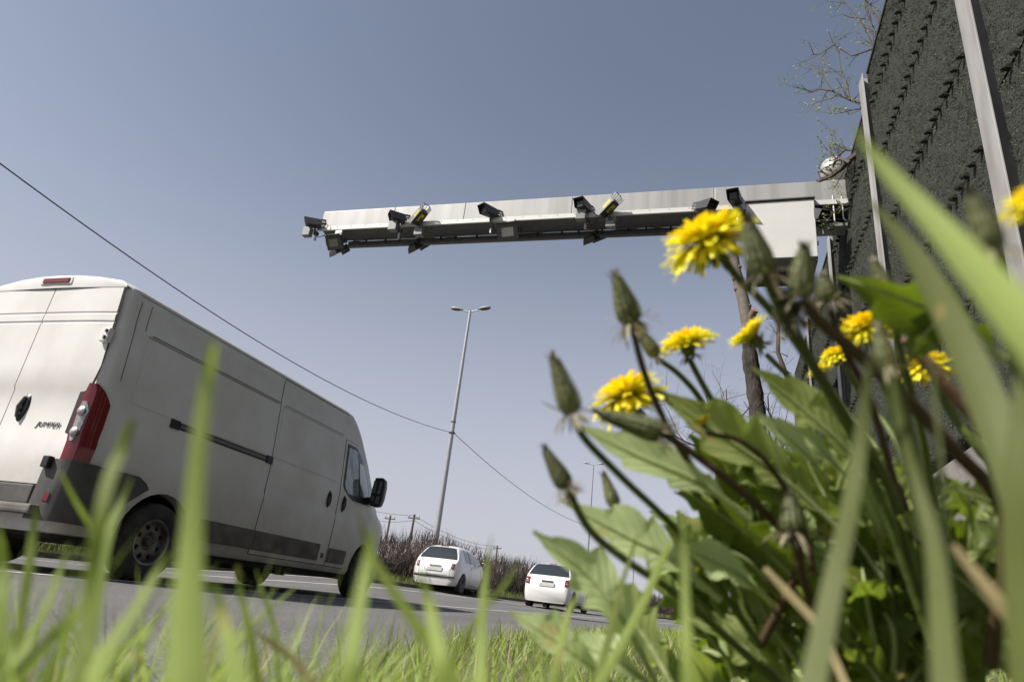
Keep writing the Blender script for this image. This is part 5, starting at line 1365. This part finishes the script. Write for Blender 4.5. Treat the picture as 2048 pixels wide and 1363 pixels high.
def closed_head(st, plant, tip, base, d, wpx, tuft='tuft', body='bract', away=.0, seed=0, rays=12, dry=True, curl=.9):
    q = random.Random(seed * 5 + int(tip[0])); o = plant.location
    ax = (tip[0] - base[0], tip[1] - base[1]); L = math.hypot(*ax) * d / FPX; c, A = axis3(base[0], base[1], d, ax, away); r = wpx * .70 * d / FPX / 2
    X = A.orthogonal().normalized(); Yv = A.cross(X); v, f, mi = [], [], []; n = 26
    prof = ((-.04, .35), (.0, .80), (.12, 1.0), (.30, .98), (.52, .80), (.72, .66), (.86, .54), (.93, .46))
    for h, rr_ in prof:
        for k in range(n):
            a = 6.2832 * k / n; rr2 = rr_ * (1 + .03 * (k % 2)); v.append(c + A * h * L + (X * math.cos(a) + Yv * math.sin(a)) * rr2 * r)
    for i in range(len(prof) - 1):
        for k in range(n): f.append((i * n + k, i * n + (k + 1) % n, (i + 1) * n + (k + 1) % n, (i + 1) * n + k)); mi.append(0 if i < 5 or k % 4 else 1)
    raw('bud', v, f, mi, (body, 'bract_dark'), st, o)
    v, f, mi = [], [], []
    for k in range(13):                                             # long inner bracts hugging the bud
        a = 6.2832 * k / 13; rad = X * math.cos(a) + Yv * math.sin(a); sd = A.cross(rad); b = len(v)
        for h, rr_, wk in ((.0, .86, .5), (.14, 1.06, .62), (.35, 1.02, .55), (.6, .80, .38), (.84, .58, .22), (.97, .52, .07)):
            p = c + A * h * L + rad * rr_ * r * (1.05 + .05 * (k % 3)); v += [p - sd * r * wk * .34, p + sd * r * wk * .34]
        for i in range(5): f.append((b + 2 * i, b + 2 * i + 1, b + 2 * i + 3, b + 2 * i + 2)); mi.append(0)
    nb = len(f)
    mats_ = ('bract_dry', 'bract_dark', 'bract') if dry else ('bract', 'bract_dark', 'bract')
    bract_ring(v, f, mi, c, A, r, r * 2.3, rays, -1.2, .15, (1, 1, 2, 2), q, .40, .72)
    bract_ring(v, f, mi, c, A, r, r * 2.9, rays // 2, -.6, .6, (1, 2), q, .22, .72)
    raw('bracts', v, f, mi, ('bract_edge' if body == 'bract' else 'bract',) + mats_, st, o)
    v, f, mi = [], [], []
    for k in range(26):
        a = q.uniform(0, 6.28); rad = X * math.cos(a) + Yv * math.sin(a); rr_ = q.random() ** .5 * .34 * r; d0 = (A + rad * q.uniform(-.1, .22)).normalized()
        strap(v, f, mi, c + A * L * .82 + rad * rr_, d0, (d0 + rad * q.uniform(-.2, .35)).normalized(), L * q.uniform(.18, .34), r * .20, A.cross(rad), 0, .5)
    tag(raw('tuft', v, f, mi, (tuft,), st, o), kind='stuff')
def plant(label, px, py, d):
    p = pt(px, py, d); z = verge_z(p.x, p.y)
    return thing('dandelion', label, 'dandelion', (p.x, p.y, z), 0, 'dandelions in the foreground')
def to_ground(pl, *pxs): return list(pxs)

A1 = plant('dandelion with the largest open yellow flower, in front of the white cabinet', 1800, 1300, .44)
s1_ = stalk(A1, [(1443, 508, .36), (1476, 556, .365), (1528, 606, .37), (1592, 684, .38), (1668, 806, .40), (1740, 960, .42), (1800, 1300, .44)], 15)
open_head(s1_, A1, 1415, 474, .36, 180, (-.36, -.93), .12, seed=1, droop=.18)
leaf(A1, [(1790, 1010, .44), (1680, 885, .42), (1590, 805, .41), (1504, 735, .40)], 135, 'leaf', 5, .35, .25, .25, True, 1)
leaf(A1, [(1800, 1210, .46), (1720, 1090, .45), (1650, 990, .45), (1600, 890, .45)], 150, 'leaf_dark', 5, .5, .2, -.3, True, 2)

A2 = plant('dandelion with a spiky closed bud high against the sky and a flower right behind', 1560, 1230, .46)
s_ = stalk(A2, [(1264, 652, .33), (1284, 730, .33), (1310, 800, .335), (1345, 872, .35), (1400, 955, .38), (1490, 1080, .42), (1560, 1230, .46)], 13, 'stem_red')
closed_head(s_, A2, (1232, 552), (1262, 642), .33, 62, 'tuft', 'bract', seed=2, rays=14)
s_ = stalk(A2, [(1378, 716, .45), (1402, 762, .45), (1440, 830, .45), (1500, 950, .46), (1560, 1230, .46)], 11)
open_head(s_, A2, 1372, 686, .45, 112, (-.30, -.95), .10, cup=.12, seed=3)
s_ = stalk(A2, [(1314, 716, .42), (1362, 752, .43), (1410, 812, .44), (1480, 940, .45), (1560, 1230, .46)], 11)
closed_head(s_, A2, (1272, 652), (1312, 710), .42, 36, 'tuft', 'bract', seed=4, rays=10)
leaf(A2, [(1700, 1080, .44), (1570, 960, .42), (1440, 868, .40), (1304, 776, .39)], 160, 'leaf', 5, .32, .28, .45, True, 3, petiole=.10)
leaf(A2, [(1640, 1180, .46), (1560, 1000, .44), (1470, 935, .43), (1378, 868, .42)], 175, 'leaf_dark', 5, .5, .2, .2, True, 4)

A3 = plant('dandelion with the yellow-tipped bud farthest left and a drooping flower beside it', 1520, 1290, .42)
s_ = stalk(A3, [(1150, 836, .30), (1172, 880, .305), (1250, 960, .33), (1370, 1080, .37), (1520, 1290, .42)], 15)
closed_head(s_, A3, (1106, 712), (1144, 822), .30, 60, 'tuft_yellow', 'bract', seed=5, rays=12)
s_ = stalk(A3, [(1272, 822, .40), (1320, 880, .40), (1400, 1000, .41), (1520, 1290, .42)], 12)
open_head(s_, A3, 1252, 786, .40, 150, (-.42, -.90), .10, seed=6, droop=.25)
s_ = stalk(A3, [(1328, 868, .33), (1385, 905, .335), (1450, 955, .34), (1535, 1030, .36), (1600, 1120, .39), (1520, 1290, .42)], 16, 'stem_red')
closed_head(s_, A3, (1203, 828), (1322, 864), .33, 58, 'tuft_brown', 'bract_dark', seed=7, rays=10)
leaf(A3, [(1500, 1040, .38), (1400, 965, .365), (1265, 905, .355), (1146, 846, .35)], 105, 'leaf_pale', 4, .25, .22, .1, True, 5)
leaf(A3, [(1560, 1220, .42), (1480, 1150, .38), (1420, 1118, .37), (1356, 1088, .36)], 95, 'leaf_pale', 3, .2, .2, .2, True, 6)

A4 = plant('dandelion whose brown closed bud tops a long slanting green stalk', 1580, 1390, .42)
s_ = stalk(A4, [(1138, 982, .32), (1180, 1060, .325), (1258, 1124, .33), (1350, 1185, .35), (1450, 1270, .38), (1580, 1390, .42)], 15)
closed_head(s_, A4, (1090, 898), (1132, 972), .32, 46, 'tuft_brown', 'bract_dark', seed=8, rays=16)
s_ = stalk(A4, [(1230, 1016, .42), (1262, 1062, .42), (1330, 1130, .42), (1450, 1250, .42), (1580, 1390, .42)], 11)
closed_head(s_, A4, (1209, 952), (1229, 1010), .42, 34, 'tuft_brown', 'bract', seed=9, rays=10)
leaf(A4, [(1440, 1200, .38), (1345, 1118, .37), (1240, 1065, .365), (1120, 1000, .36)], 128, 'leaf_pale', 4, .30, .25, .15, True, 7)
leaf(A4, [(1640, 1330, .46), (1500, 1190, .45), (1420, 1120, .44), (1350, 1078, .44)], 150, 'leaf', 5, .45, .2, .3, True, 8)

A5 = plant('dandelion with two fat green buds in front of the cabinet corner and barrier', 1880, 1330, .40)
s_ = stalk(A5, [(1533, 556, .30), (1562, 622, .305), (1622, 724, .32), (1702, 850, .34), (1790, 1000, .37), (1880, 1330, .40)], 18)
closed_head(s_, A5, (1496, 446), (1528, 546), .30, 66, 'tuft_brown', 'bract', seed=10, rays=12)
s_ = stalk(A5, [(1602, 600, .30), (1650, 652, .30), (1762, 748, .31), (1900, 890, .33), (2012, 1045, .36), (1980, 1330, .40)], 21, 'stem_red')
closed_head(s_, A5, (1608, 502), (1602, 590), .30, 62, 'tuft_brown', 'bract', seed=11, rays=16)
s_ = stalk(A5, [(1532, 708, .5), (1598, 772, .5), (1690, 860, .48), (1800, 1010, .45), (1880, 1330, .40)], 10)
open_head(s_, A5, 1506, 676, .5, 92, (-.75, -.66), .05, cup=.5, seed=12)
s_ = stalk(A5, [(1582, 640, .31), (1640, 752, .325), (1742, 950, .36), (1880, 1330, .40)], 15)
closed_head(s_, A5, (1562, 584), (1580, 634), .31, 58, 'tuft_brown', 'bract_dark', seed=23, rays=20)
s_ = stalk(A5, [(1656, 604, .34), (1690, 700, .35), (1760, 860, .37), (1880, 1330, .40)], 12, 'stem_red')
closed_head(s_, A5, (1646, 552), (1656, 600), .34, 50, 'tuft', 'bract_dark', seed=24, rays=18)
leaf(A5, [(1660, 960, .40), (1610, 905, .39), (1565, 865, .385), (1510, 822, .38)], 56, 'leaf_pale', 2, .15, .2, 0, True, 9)
leaf(A5, [(1700, 960, .42), (1655, 912, .41), (1620, 880, .405), (1575, 850, .40)], 50, 'leaf_pale', 2, .15, .2, .3, True, 10)

A6 = plant('dandelion with the flower close under a dark green leaf against the barrier', 1900, 1250, .50)
s_ = stalk(A6, [(1748, 688, .45), (1765, 760, .45), (1812, 880, .46), (1900, 1250, .50)], 12)
open_head(s_, A6, 1734, 652, .45, 104, (-.22, -.97), .10, seed=13, droop=.2)
s_ = stalk(A6, [(1690, 735, .6), (1730, 800, .6), (1800, 900, .56), (1900, 1250, .50)], 9)
open_head(s_, A6, 1674, 708, .6, 62, (-.35, -.93), .1, seed=14, droop=.1)
s_ = stalk(A6, [(1655, 765, .62), (1700, 830, .6), (1780, 940, .56), (1900, 1250, .50)], 8)
open_head(s_, A6, 1640, 742, .62, 44, (-.5, -.85), .1, cup=.2, seed=15)
s_ = stalk(A6, [(1776, 724, .24), (1800, 830, .25), (1836, 970, .28), (1880, 1150, .35), (1900, 1250, .50)], 34)
closed_head(s_, A6, (1757, 662), (1776, 728), .24, 44, 'tuft', 'bract', seed=16, rays=8)
s_ = stalk(A6, [(1785, 600, .40), (1800, 700, .41), (1850, 900, .44), (1900, 1250, .50)], 12)
closed_head(s_, A6, (1751, 532), (1782, 600), .40, 40, 'tuft', 'bract', seed=17, rays=8)
leaf(A6, [(2010, 720, .34), (1900, 640, .33), (1790, 592, .32), (1676, 552, .32)], 150, 'leaf_dark', 3, .3, .2, .2, True, 11, petiole=.05)
leaf(A6, [(1930, 620, .33), (1880, 640, .33), (1840, 680, .33), (1812, 735, .33)], 90, 'leaf_dark', 3, .3, .2, .2, True, 12, petiole=.02)

A7 = plant('dandelion with the rightmost small flower on a pale stalk before the barrier', 2030, 1150, .52)
s_ = stalk(A7, [(1868, 752, .5), (1902, 822, .5), (1958, 896, .5), (1990, 950, .51), (2030, 1150, .52)], 15, 'stem')
open_head(s_, A7, 1850, 726, .5, 84, (-.12, -.99), .05, seed=18, droop=.35)
s_ = stalk(A7, [(2121, 450, .25), (2140, 600, .26), (2120, 900, .34), (2030, 1150, .52)], 20)
open_head(s_, A7, 2104, 398, .25, 130, (-.3, -.95), .1, seed=19)
s_ = stalk(A7, [(1988, 500, .2), (2010, 600, .21), (2050, 900, .32), (2030, 1150, .52)], 22)
closed_head(s_, A7, (1950, 408), (1986, 496), .2, 54, 'tuft_brown', 'bract', seed=20, rays=8)
pk = stalk(A7, [(1812, 676, .35), (1882, 760, .355), (1988, 886, .37), (2010, 960, .40), (2030, 1150, .52)], 20, 'stem_pink', label='dry pinkish stalk without a flower')

A8 = plant('dandelion with a spent head of beige bracts low among dark leaves', 1640, 1330, .42)
s_ = stalk(A8, [(1588, 1072, .35), (1605, 1150, .36), (1630, 1240, .39), (1640, 1330, .42)], 15, 'stem_red')
closed_head(s_, A8, (1582, 1000), (1588, 1062), .35, 60, 'tuft_brown', 'bract_dark', seed=21, rays=18)
s_ = stalk(A8, [(1414, 866, .34), (1490, 886, .35), (1560, 960, .37), (1620, 1100, .40), (1640, 1330, .42)], 10, 'stem_red')
open_head(s_, A8, 1408, 848, .34, 44, (-.45, -.9), .1, cup=.65, seed=22)
leaf(A8, [(1740, 1290, .44), (1570, 1120, .41), (1460, 1040, .40), (1372, 985, .40)], 180, 'leaf_dark', 5, .45, .2, .2, True, 13)
leaf(A8, [(1780, 1380, .44), (1660, 1255, .41), (1590, 1160, .40), (1520, 1090, .40)], 170, 'leaf_dark', 5, .45, .2, .1, True, 14)

A9 = plant('dandelion rosette of pale toothed leaves overlapping the white hatchback', 1340, 1420, .38)
leaf(A9, [(1330, 1400, .38), (1244, 1236, .35), (1166, 1138, .345), (1066, 1062, .34)], 122, 'leaf_pale', 5, .35, .28, .12, True, 15)
leaf(A9, [(1270, 1400, .37), (1165, 1318, .345), (1095, 1268, .34), (1018, 1222, .34)], 100, 'leaf_pale', 4, .25, .25, .1, True, 16)
leaf(A9, [(1350, 1410, .38), (1250, 1330, .36), (1190, 1298, .36), (1130, 1272, .36)], 92, 'leaf_pale', 3, .2, .2, .3, True, 17)
leaf(A9, [(1360, 1400, .40), (1300, 1290, .40), (1240, 1210, .40), (1190, 1140, .41)], 110, 'leaf', 4, .35, .2, .3, True, 18)
# the leaves of these plants overlap in one slanting mass: lit tips to the upper left, bases low on the right
q = random.Random(61); PL = [(A4, 1580), (A3, 1520), (A8, 1640), (A1, 1800), (A5, 1880), (A6, 1900), (A7, 2030)]
tips_ = []
for py in range(840, 1330, 62):
    x0 = interp(py, [840, 950, 1050, 1150, 1330], [1370, 1330, 1290, 1270, 1300])
    for px in np.arange(x0, 2040, 98):
        tx, ty = px + q.uniform(-34, 34), py + q.uniform(-26, 26)
        if tx > 1700 and ty < 900 + .32 * (tx - 1700): continue
        tips_.append((tx, ty))
q.shuffle(tips_)
for k, (tx, ty) in enumerate(tips_[:58]):
    L = q.uniform(150, 270); an = q.uniform(.55, 1.15); bx, by = tx + L * math.cos(an), ty + L * math.sin(an); d0 = q.uniform(.40, .54); P_ = min(PL, key=lambda p: abs(p[1] - bx - q.uniform(0, 120)))[0]
    mx, my = lerp(tx, bx, .45) + q.uniform(-14, 14), lerp(ty, by, .45) - q.uniform(0, 26)
    leaf(P_, [(bx + 60, by + 70, d0 + .03), (lerp(mx, bx, .7), lerp(my, by, .7), d0 + .01), (mx, my, d0), (tx, ty, d0 - q.uniform(.0, .03))], q.uniform(62, 112) * .45 / d0, q.choice(('leaf', 'leaf', 'leaf', 'leaf_pale', 'leaf_dark')), q.randint(4, 7), q.uniform(.35, .6), .24, 0, q.random() < .8, 700 + k, .15)
# rosettes filling the bank behind, shade put into their darker leaf colour
q = random.Random(91)
for k, (bx, by, bd, lab, n) in enumerate(((1500, 1380, .62, 'shaded dandelion rosette low behind the slanting green stalk', 9), (1700, 1300, .66, 'shaded dandelion rosette in the dark middle of the clump', 12), (1860, 1330, .60, 'shaded dandelion rosette below the barrier plinth', 11), (1990, 1330, .50, 'shaded dandelion rosette at the lower right corner', 9), (1600, 1420, .50, 'dark dandelion rosette at the bottom below the spent head', 9), (1780, 1420, .46, 'dark dandelion rosette at the bottom among wide grass blades', 9))):
    R_ = plant(lab, bx, by, bd)
    for i in range(n):
        an = q.uniform(-2.6, -.5); L = q.uniform(190, 360) * .45 / bd; ex, ey = bx + L * math.cos(an) * 1.1, by + L * math.sin(an)
        if ex > 1730 and ey < 960: ey = 960 + q.uniform(0, 120)
        mx, my = (bx + ex) / 2 + q.uniform(-40, 40), (by + ey) / 2 - q.uniform(0, 50)
        leaf(R_, [(bx, by, bd), (mx, my, bd + q.uniform(-.05, .04)), (lerp(mx, ex, .6), lerp(my, ey, .6), bd + q.uniform(-.06, .04)), (ex, ey, bd + q.uniform(-.08, .04))], q.uniform(70, 150) * .5 / bd, q.choice(('leaf_dark', 'leaf_dark', 'leaf', 'leaf')), q.randint(3, 6), q.uniform(.3, .6), .2, q.uniform(-.5, .8), q.random() < .7, 100 + k * 20 + i, .15)

q = random.Random(23)
for k, (bx, by, bd, lab, n) in enumerate(((1480, 1300, .48, 'sunlit jagged rosette between the slanting green stalk and the spent head', 10), (1650, 1180, .52, 'sunlit jagged rosette in the middle of the clump behind the spent head', 16), (1800, 1180, .50, 'jagged rosette right of the middle below the small flowers', 14), (1930, 1230, .46, 'jagged rosette beneath the concrete plinth gap', 13))):
    R_ = plant(lab, bx, by, bd)
    for i in range(n):
        an = q.uniform(-2.75, -1.05) if k < 3 else q.uniform(-2.4, -.8); L = q.uniform(180, 330); ex, ey = bx + L * math.cos(an) * 1.2, by + L * math.sin(an)
        if ex > 1740: ey = max(ey, 900 + .35 * (ex - 1740))
        mx, my = (bx + ex) / 2 + q.uniform(-30, 30), (by + ey) / 2 - q.uniform(0, 60); dd = q.uniform(-.10, .02)
        leaf(R_, [(bx, by, bd), (mx, my, bd + dd * .5), (lerp(mx, ex, .6), lerp(my, ey, .6), bd + dd * .8), (ex, ey, bd + dd)], q.uniform(65, 130), q.choice(('leaf', 'leaf', 'leaf_pale', 'leaf')), q.randint(4, 7), q.uniform(.4, .65), .22, q.uniform(-.7, .7), q.random() < .75, 300 + k * 20 + i, .16)
    for i in range(3):
        ex, ey = bx + q.uniform(-160, 120), by - q.uniform(180, 330)
        if ex > 1740: ey = max(ey, 960)
        stalk(R_, [(ex, ey, bd - .04), ((ex + bx) / 2 + q.uniform(-20, 20), (ey + by) / 2, bd - .02), (bx, by, bd)], q.uniform(9, 13), q.choice(('stem', 'stem_red', 'stem')))

# ------------------------------------------------------------------ wide grass blades close to the lens
def big_blade(label, pxs, ws, mt='grass', roll=0.0, fold=.25):
    pts = [pt(*p) for p in pxs]; ds = [p[2] for p in pxs]
    N = 30; path = smooth_path(pts, N); g = path[-1].copy(); low = verge_z(g.x, g.y); us = [i / N * (len(pts) - 1) for i in range(N + 1)]
    dirn = (path[-1] - path[-3]).normalized(); k = 0
    while path[-1].z > low and k < 14:                              # down to the soil, bending upright towards the root
        dirn = (dirn + V((0, 0, -.35))).normalized(); path.append(path[-1] + dirn * .013); us.append(us[-1]); k += 1
    N = len(path) - 1; root = path[-1].copy(); mb = MB(); P = []
    for i in range(N + 1):
        u = us[i]; wv = .56 * interp(u, range(len(pts)), ws) * interp(u, range(len(pts)), ds) / FPX / 2
        T, B_, Nn = frame_at(path, i, roll)
        for c in (-1, -.5, 0, .5, 1): P.append(path[i] + B_ * c * wv + Nn * abs(c) * wv * fold - root)
    mb.grid(P, N + 1, 5)
    me = mb.mesh('grass_blade', M[mt], smooth=180, fix=False); uv = me.uv_layers.new(name='UVMap')
    for lp in me.loops: uv.data[lp.index].uv = ((lp.vertex_index % 5) / 4, 1 - (lp.vertex_index // 5) / N)
    o = mesh_obj('grass_blade', me); o.location = root
    return tag(o, label, 'grass blade', 'wide grass blades near the lens')
BL = [
 ('widest pale grass blade sweeping across the barrier from its pointed tip', [(1702, 250, .15), (1760, 330, .145), (1850, 430, .135), (1950, 545, .12), (2075, 690, .105), (2230, 860, .10), (2420, 1080, .10)], [6, 46, 74, 112, 160, 190, 200], 'grass', .5),
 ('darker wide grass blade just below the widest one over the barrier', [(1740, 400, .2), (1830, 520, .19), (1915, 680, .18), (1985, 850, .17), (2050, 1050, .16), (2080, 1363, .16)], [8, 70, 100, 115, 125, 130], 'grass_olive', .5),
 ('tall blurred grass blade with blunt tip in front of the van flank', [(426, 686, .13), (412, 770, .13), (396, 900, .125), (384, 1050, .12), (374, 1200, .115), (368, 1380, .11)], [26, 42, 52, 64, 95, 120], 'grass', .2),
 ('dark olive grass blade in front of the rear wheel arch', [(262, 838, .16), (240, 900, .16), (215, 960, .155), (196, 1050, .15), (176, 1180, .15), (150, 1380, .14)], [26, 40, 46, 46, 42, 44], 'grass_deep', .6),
 ('thin grass blade leaning across the rear bumper corner', [(120, 942, .24), (150, 1000, .24), (184, 1062, .24), (188, 1130, .235), (172, 1230, .23), (150, 1380, .22)], [5, 11, 15, 18, 20, 22], 'grass', 0),
 ('pointed pale grass blade left of the rear wheel', [(264, 950, .2), (244, 1000, .2), (222, 1050, .195), (204, 1120, .19), (190, 1220, .185), (160, 1380, .18)], [3, 16, 26, 30, 30, 36], 'grass', .3),
 ('green grass blade crossing the van front wheel and leaning left', [(716, 1022, .18), (738, 1100, .18), (778, 1170, .175), (826, 1240, .17), (880, 1320, .165), (920, 1400, .16)], [4, 26, 34, 38, 44, 50], 'grass_deep', .2),
 ('faint upright blurred blade over the van front wheel', [(748, 1050, .14), (735, 1120, .14), (716, 1220, .135), (700, 1320, .13), (694, 1400, .13)], [10, 40, 52, 62, 70], 'grass', .4),
 ('straight pale grass blade standing in front of the small white car', [(984, 1068, .2), (974, 1130, .2), (966, 1200, .195), (962, 1290, .19), (960, 1400, .18)], [2, 14, 26, 34, 44], 'grass', .2),
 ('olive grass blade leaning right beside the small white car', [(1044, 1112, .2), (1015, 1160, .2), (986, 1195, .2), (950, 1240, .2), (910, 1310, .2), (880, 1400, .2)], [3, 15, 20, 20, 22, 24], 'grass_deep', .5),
 ('broad pale grass blade below the tail of the small white car', [(842, 1150, .16), (856, 1200, .16), (868, 1260, .155), (880, 1320, .15), (890, 1400, .15)], [14, 34, 44, 54, 64], 'grass', .3),
 ('thin upright green blade rising between two dandelion leaves', [(1274, 1066, .3), (1262, 1110, .3), (1244, 1165, .295), (1226, 1240, .29), (1205, 1320, .285), (1190, 1400, .28)], [3, 12, 17, 24, 30, 30], 'grass_deep', .2),
 ('bent green blade leaning right across the pale toothed leaves', [(1338, 1088, .28), (1310, 1150, .28), (1286, 1205, .28), (1256, 1262, .28), (1216, 1335, .28), (1180, 1410, .28)], [20, 28, 30, 30, 30, 30], 'grass', .3),
 ('vertical soft green blade through the middle of the clump', [(1366, 1020, .17), (1368, 1100, .17), (1370, 1200, .165), (1374, 1300, .16), (1378, 1400, .16)], [12, 22, 28, 38, 46], 'grass', .3),
 ('curved grass blade with its tip by the white hatchback tyre', [(1160, 1186, .26), (1140, 1215, .26), (1128, 1260, .255), (1116, 1310, .25), (1100, 1400, .25)], [6, 20, 24, 28, 32], 'grass', .2),
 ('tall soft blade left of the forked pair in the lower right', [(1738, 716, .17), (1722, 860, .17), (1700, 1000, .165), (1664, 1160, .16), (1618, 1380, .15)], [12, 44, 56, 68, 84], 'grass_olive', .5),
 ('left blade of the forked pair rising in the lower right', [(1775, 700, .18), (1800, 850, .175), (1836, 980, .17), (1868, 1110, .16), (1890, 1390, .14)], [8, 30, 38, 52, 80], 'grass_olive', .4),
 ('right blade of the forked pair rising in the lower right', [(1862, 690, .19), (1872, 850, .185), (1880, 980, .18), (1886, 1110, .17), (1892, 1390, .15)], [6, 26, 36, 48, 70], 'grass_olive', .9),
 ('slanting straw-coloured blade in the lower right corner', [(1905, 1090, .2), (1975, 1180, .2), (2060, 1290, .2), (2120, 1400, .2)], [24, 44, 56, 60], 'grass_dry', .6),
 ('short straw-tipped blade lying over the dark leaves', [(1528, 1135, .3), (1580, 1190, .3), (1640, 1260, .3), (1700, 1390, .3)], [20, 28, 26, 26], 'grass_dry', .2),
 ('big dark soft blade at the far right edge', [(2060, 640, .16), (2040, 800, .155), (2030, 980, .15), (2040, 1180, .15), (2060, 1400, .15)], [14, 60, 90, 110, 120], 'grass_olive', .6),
 ('leftmost cut-off grass blade at the photo edge', [(-8, 1050, .16), (4, 1130, .16), (2, 1220, .155), (-6, 1390, .15)], [8, 26, 34, 44], 'grass', .3),
 ('green blade standing by the rear tyre of the van at far left', [(74, 1010, .24), (66, 1060, .24), (58, 1130, .235), (44, 1220, .23), (30, 1390, .22)], [3, 20, 24, 24, 26], 'grass_deep', .2),
 ('pale blade pair leaning left over the asphalt, taller one', [(138, 1085, .22), (120, 1140, .22), (92, 1210, .215), (48, 1300, .21), (0, 1390, .2)], [4, 16, 22, 28, 34], 'grass', .4),
 ('long low blade slanting up to the right at lower left', [(150, 1222, .2), (112, 1256, .2), (70, 1300, .2), (20, 1350, .2), (-40, 1400, .2)], [5, 18, 22, 24, 26], 'grass_deep', .2),
 ('broad lit blade crossing the first white line below the rear wheel', [(336, 1105, .17), (310, 1150, .17), (268, 1220, .165), (215, 1300, .16), (170, 1390, .15)], [6, 24, 34, 52, 66], 'grass', .4),
 ('dark narrow blade right of the tall blurred one', [(474, 1130, .22), (482, 1190, .22), (498, 1260, .215), (520, 1390, .21)], [12, 18, 24, 30], 'grass_deep', .2),
 ('pale broad blade right of the tall blurred one', [(428, 1160, .15), (440, 1220, .15), (458, 1290, .145), (480, 1390, .14)], [10, 34, 50, 64], 'grass', .3),
 ('slim blade leaning right over the van shadow', [(598, 1168, .28), (560, 1200, .28), (520, 1236, .28), (480, 1280, .28), (430, 1390, .28)], [3, 10, 12, 13, 15], 'grass', .2),
 ('thin blade with its tip at the white line below the van', [(512, 1138, .26), (528, 1190, .26), (546, 1250, .26), (560, 1390, .26)], [3, 11, 15, 18], 'grass', .2),
 ('brownish dry blade lying low over the asphalt', [(516, 1266, .22), (550, 1290, .22), (590, 1322, .22), (640, 1390, .22)], [10, 20, 24, 26], 'grass_dry', .3),
 ('bright blade at the bottom left of centre', [(330, 1200, .24), (300, 1260, .24), (262, 1320, .23), (230, 1400, .23)], [3, 18, 28, 34], 'grass', .2),
]
for lab, pxs, ws, mt, roll in BL: big_blade(lab, pxs, ws, mt, roll)
# small round-leaved weeds between the dandelions
q = random.Random(17); v = []; f = []
for _ in range(520):
    px, py = q.uniform(1380, 2048), q.uniform(960, 1360); d = q.uniform(.5, .95); p = pt(px, py, d)
    g = verge_z(p.x, p.y)
    if p.z < g: p.z = g + q.uniform(.01, .06)
    if p.z > g + .22: continue
    n = V((q.gauss(0, .5), q.gauss(-.2, .5), 1)).normalized(); X = n.orthogonal().normalized(); Yv = n.cross(X); r = q.uniform(.004, .010); b = len(v)
    v += [p + X * r * math.cos(6.2832 * k / 7) + Yv * r * .8 * math.sin(6.2832 * k / 7) for k in range(7)]; f.append(tuple(range(b, b + 7)))
me = bpy.data.meshes.new('ground_cover'); me.from_pydata([tuple(p) for p in v], [], f); me.materials.append(M['leaf_pale'])
tag(mesh_obj('ground_cover', me), kind='stuff')
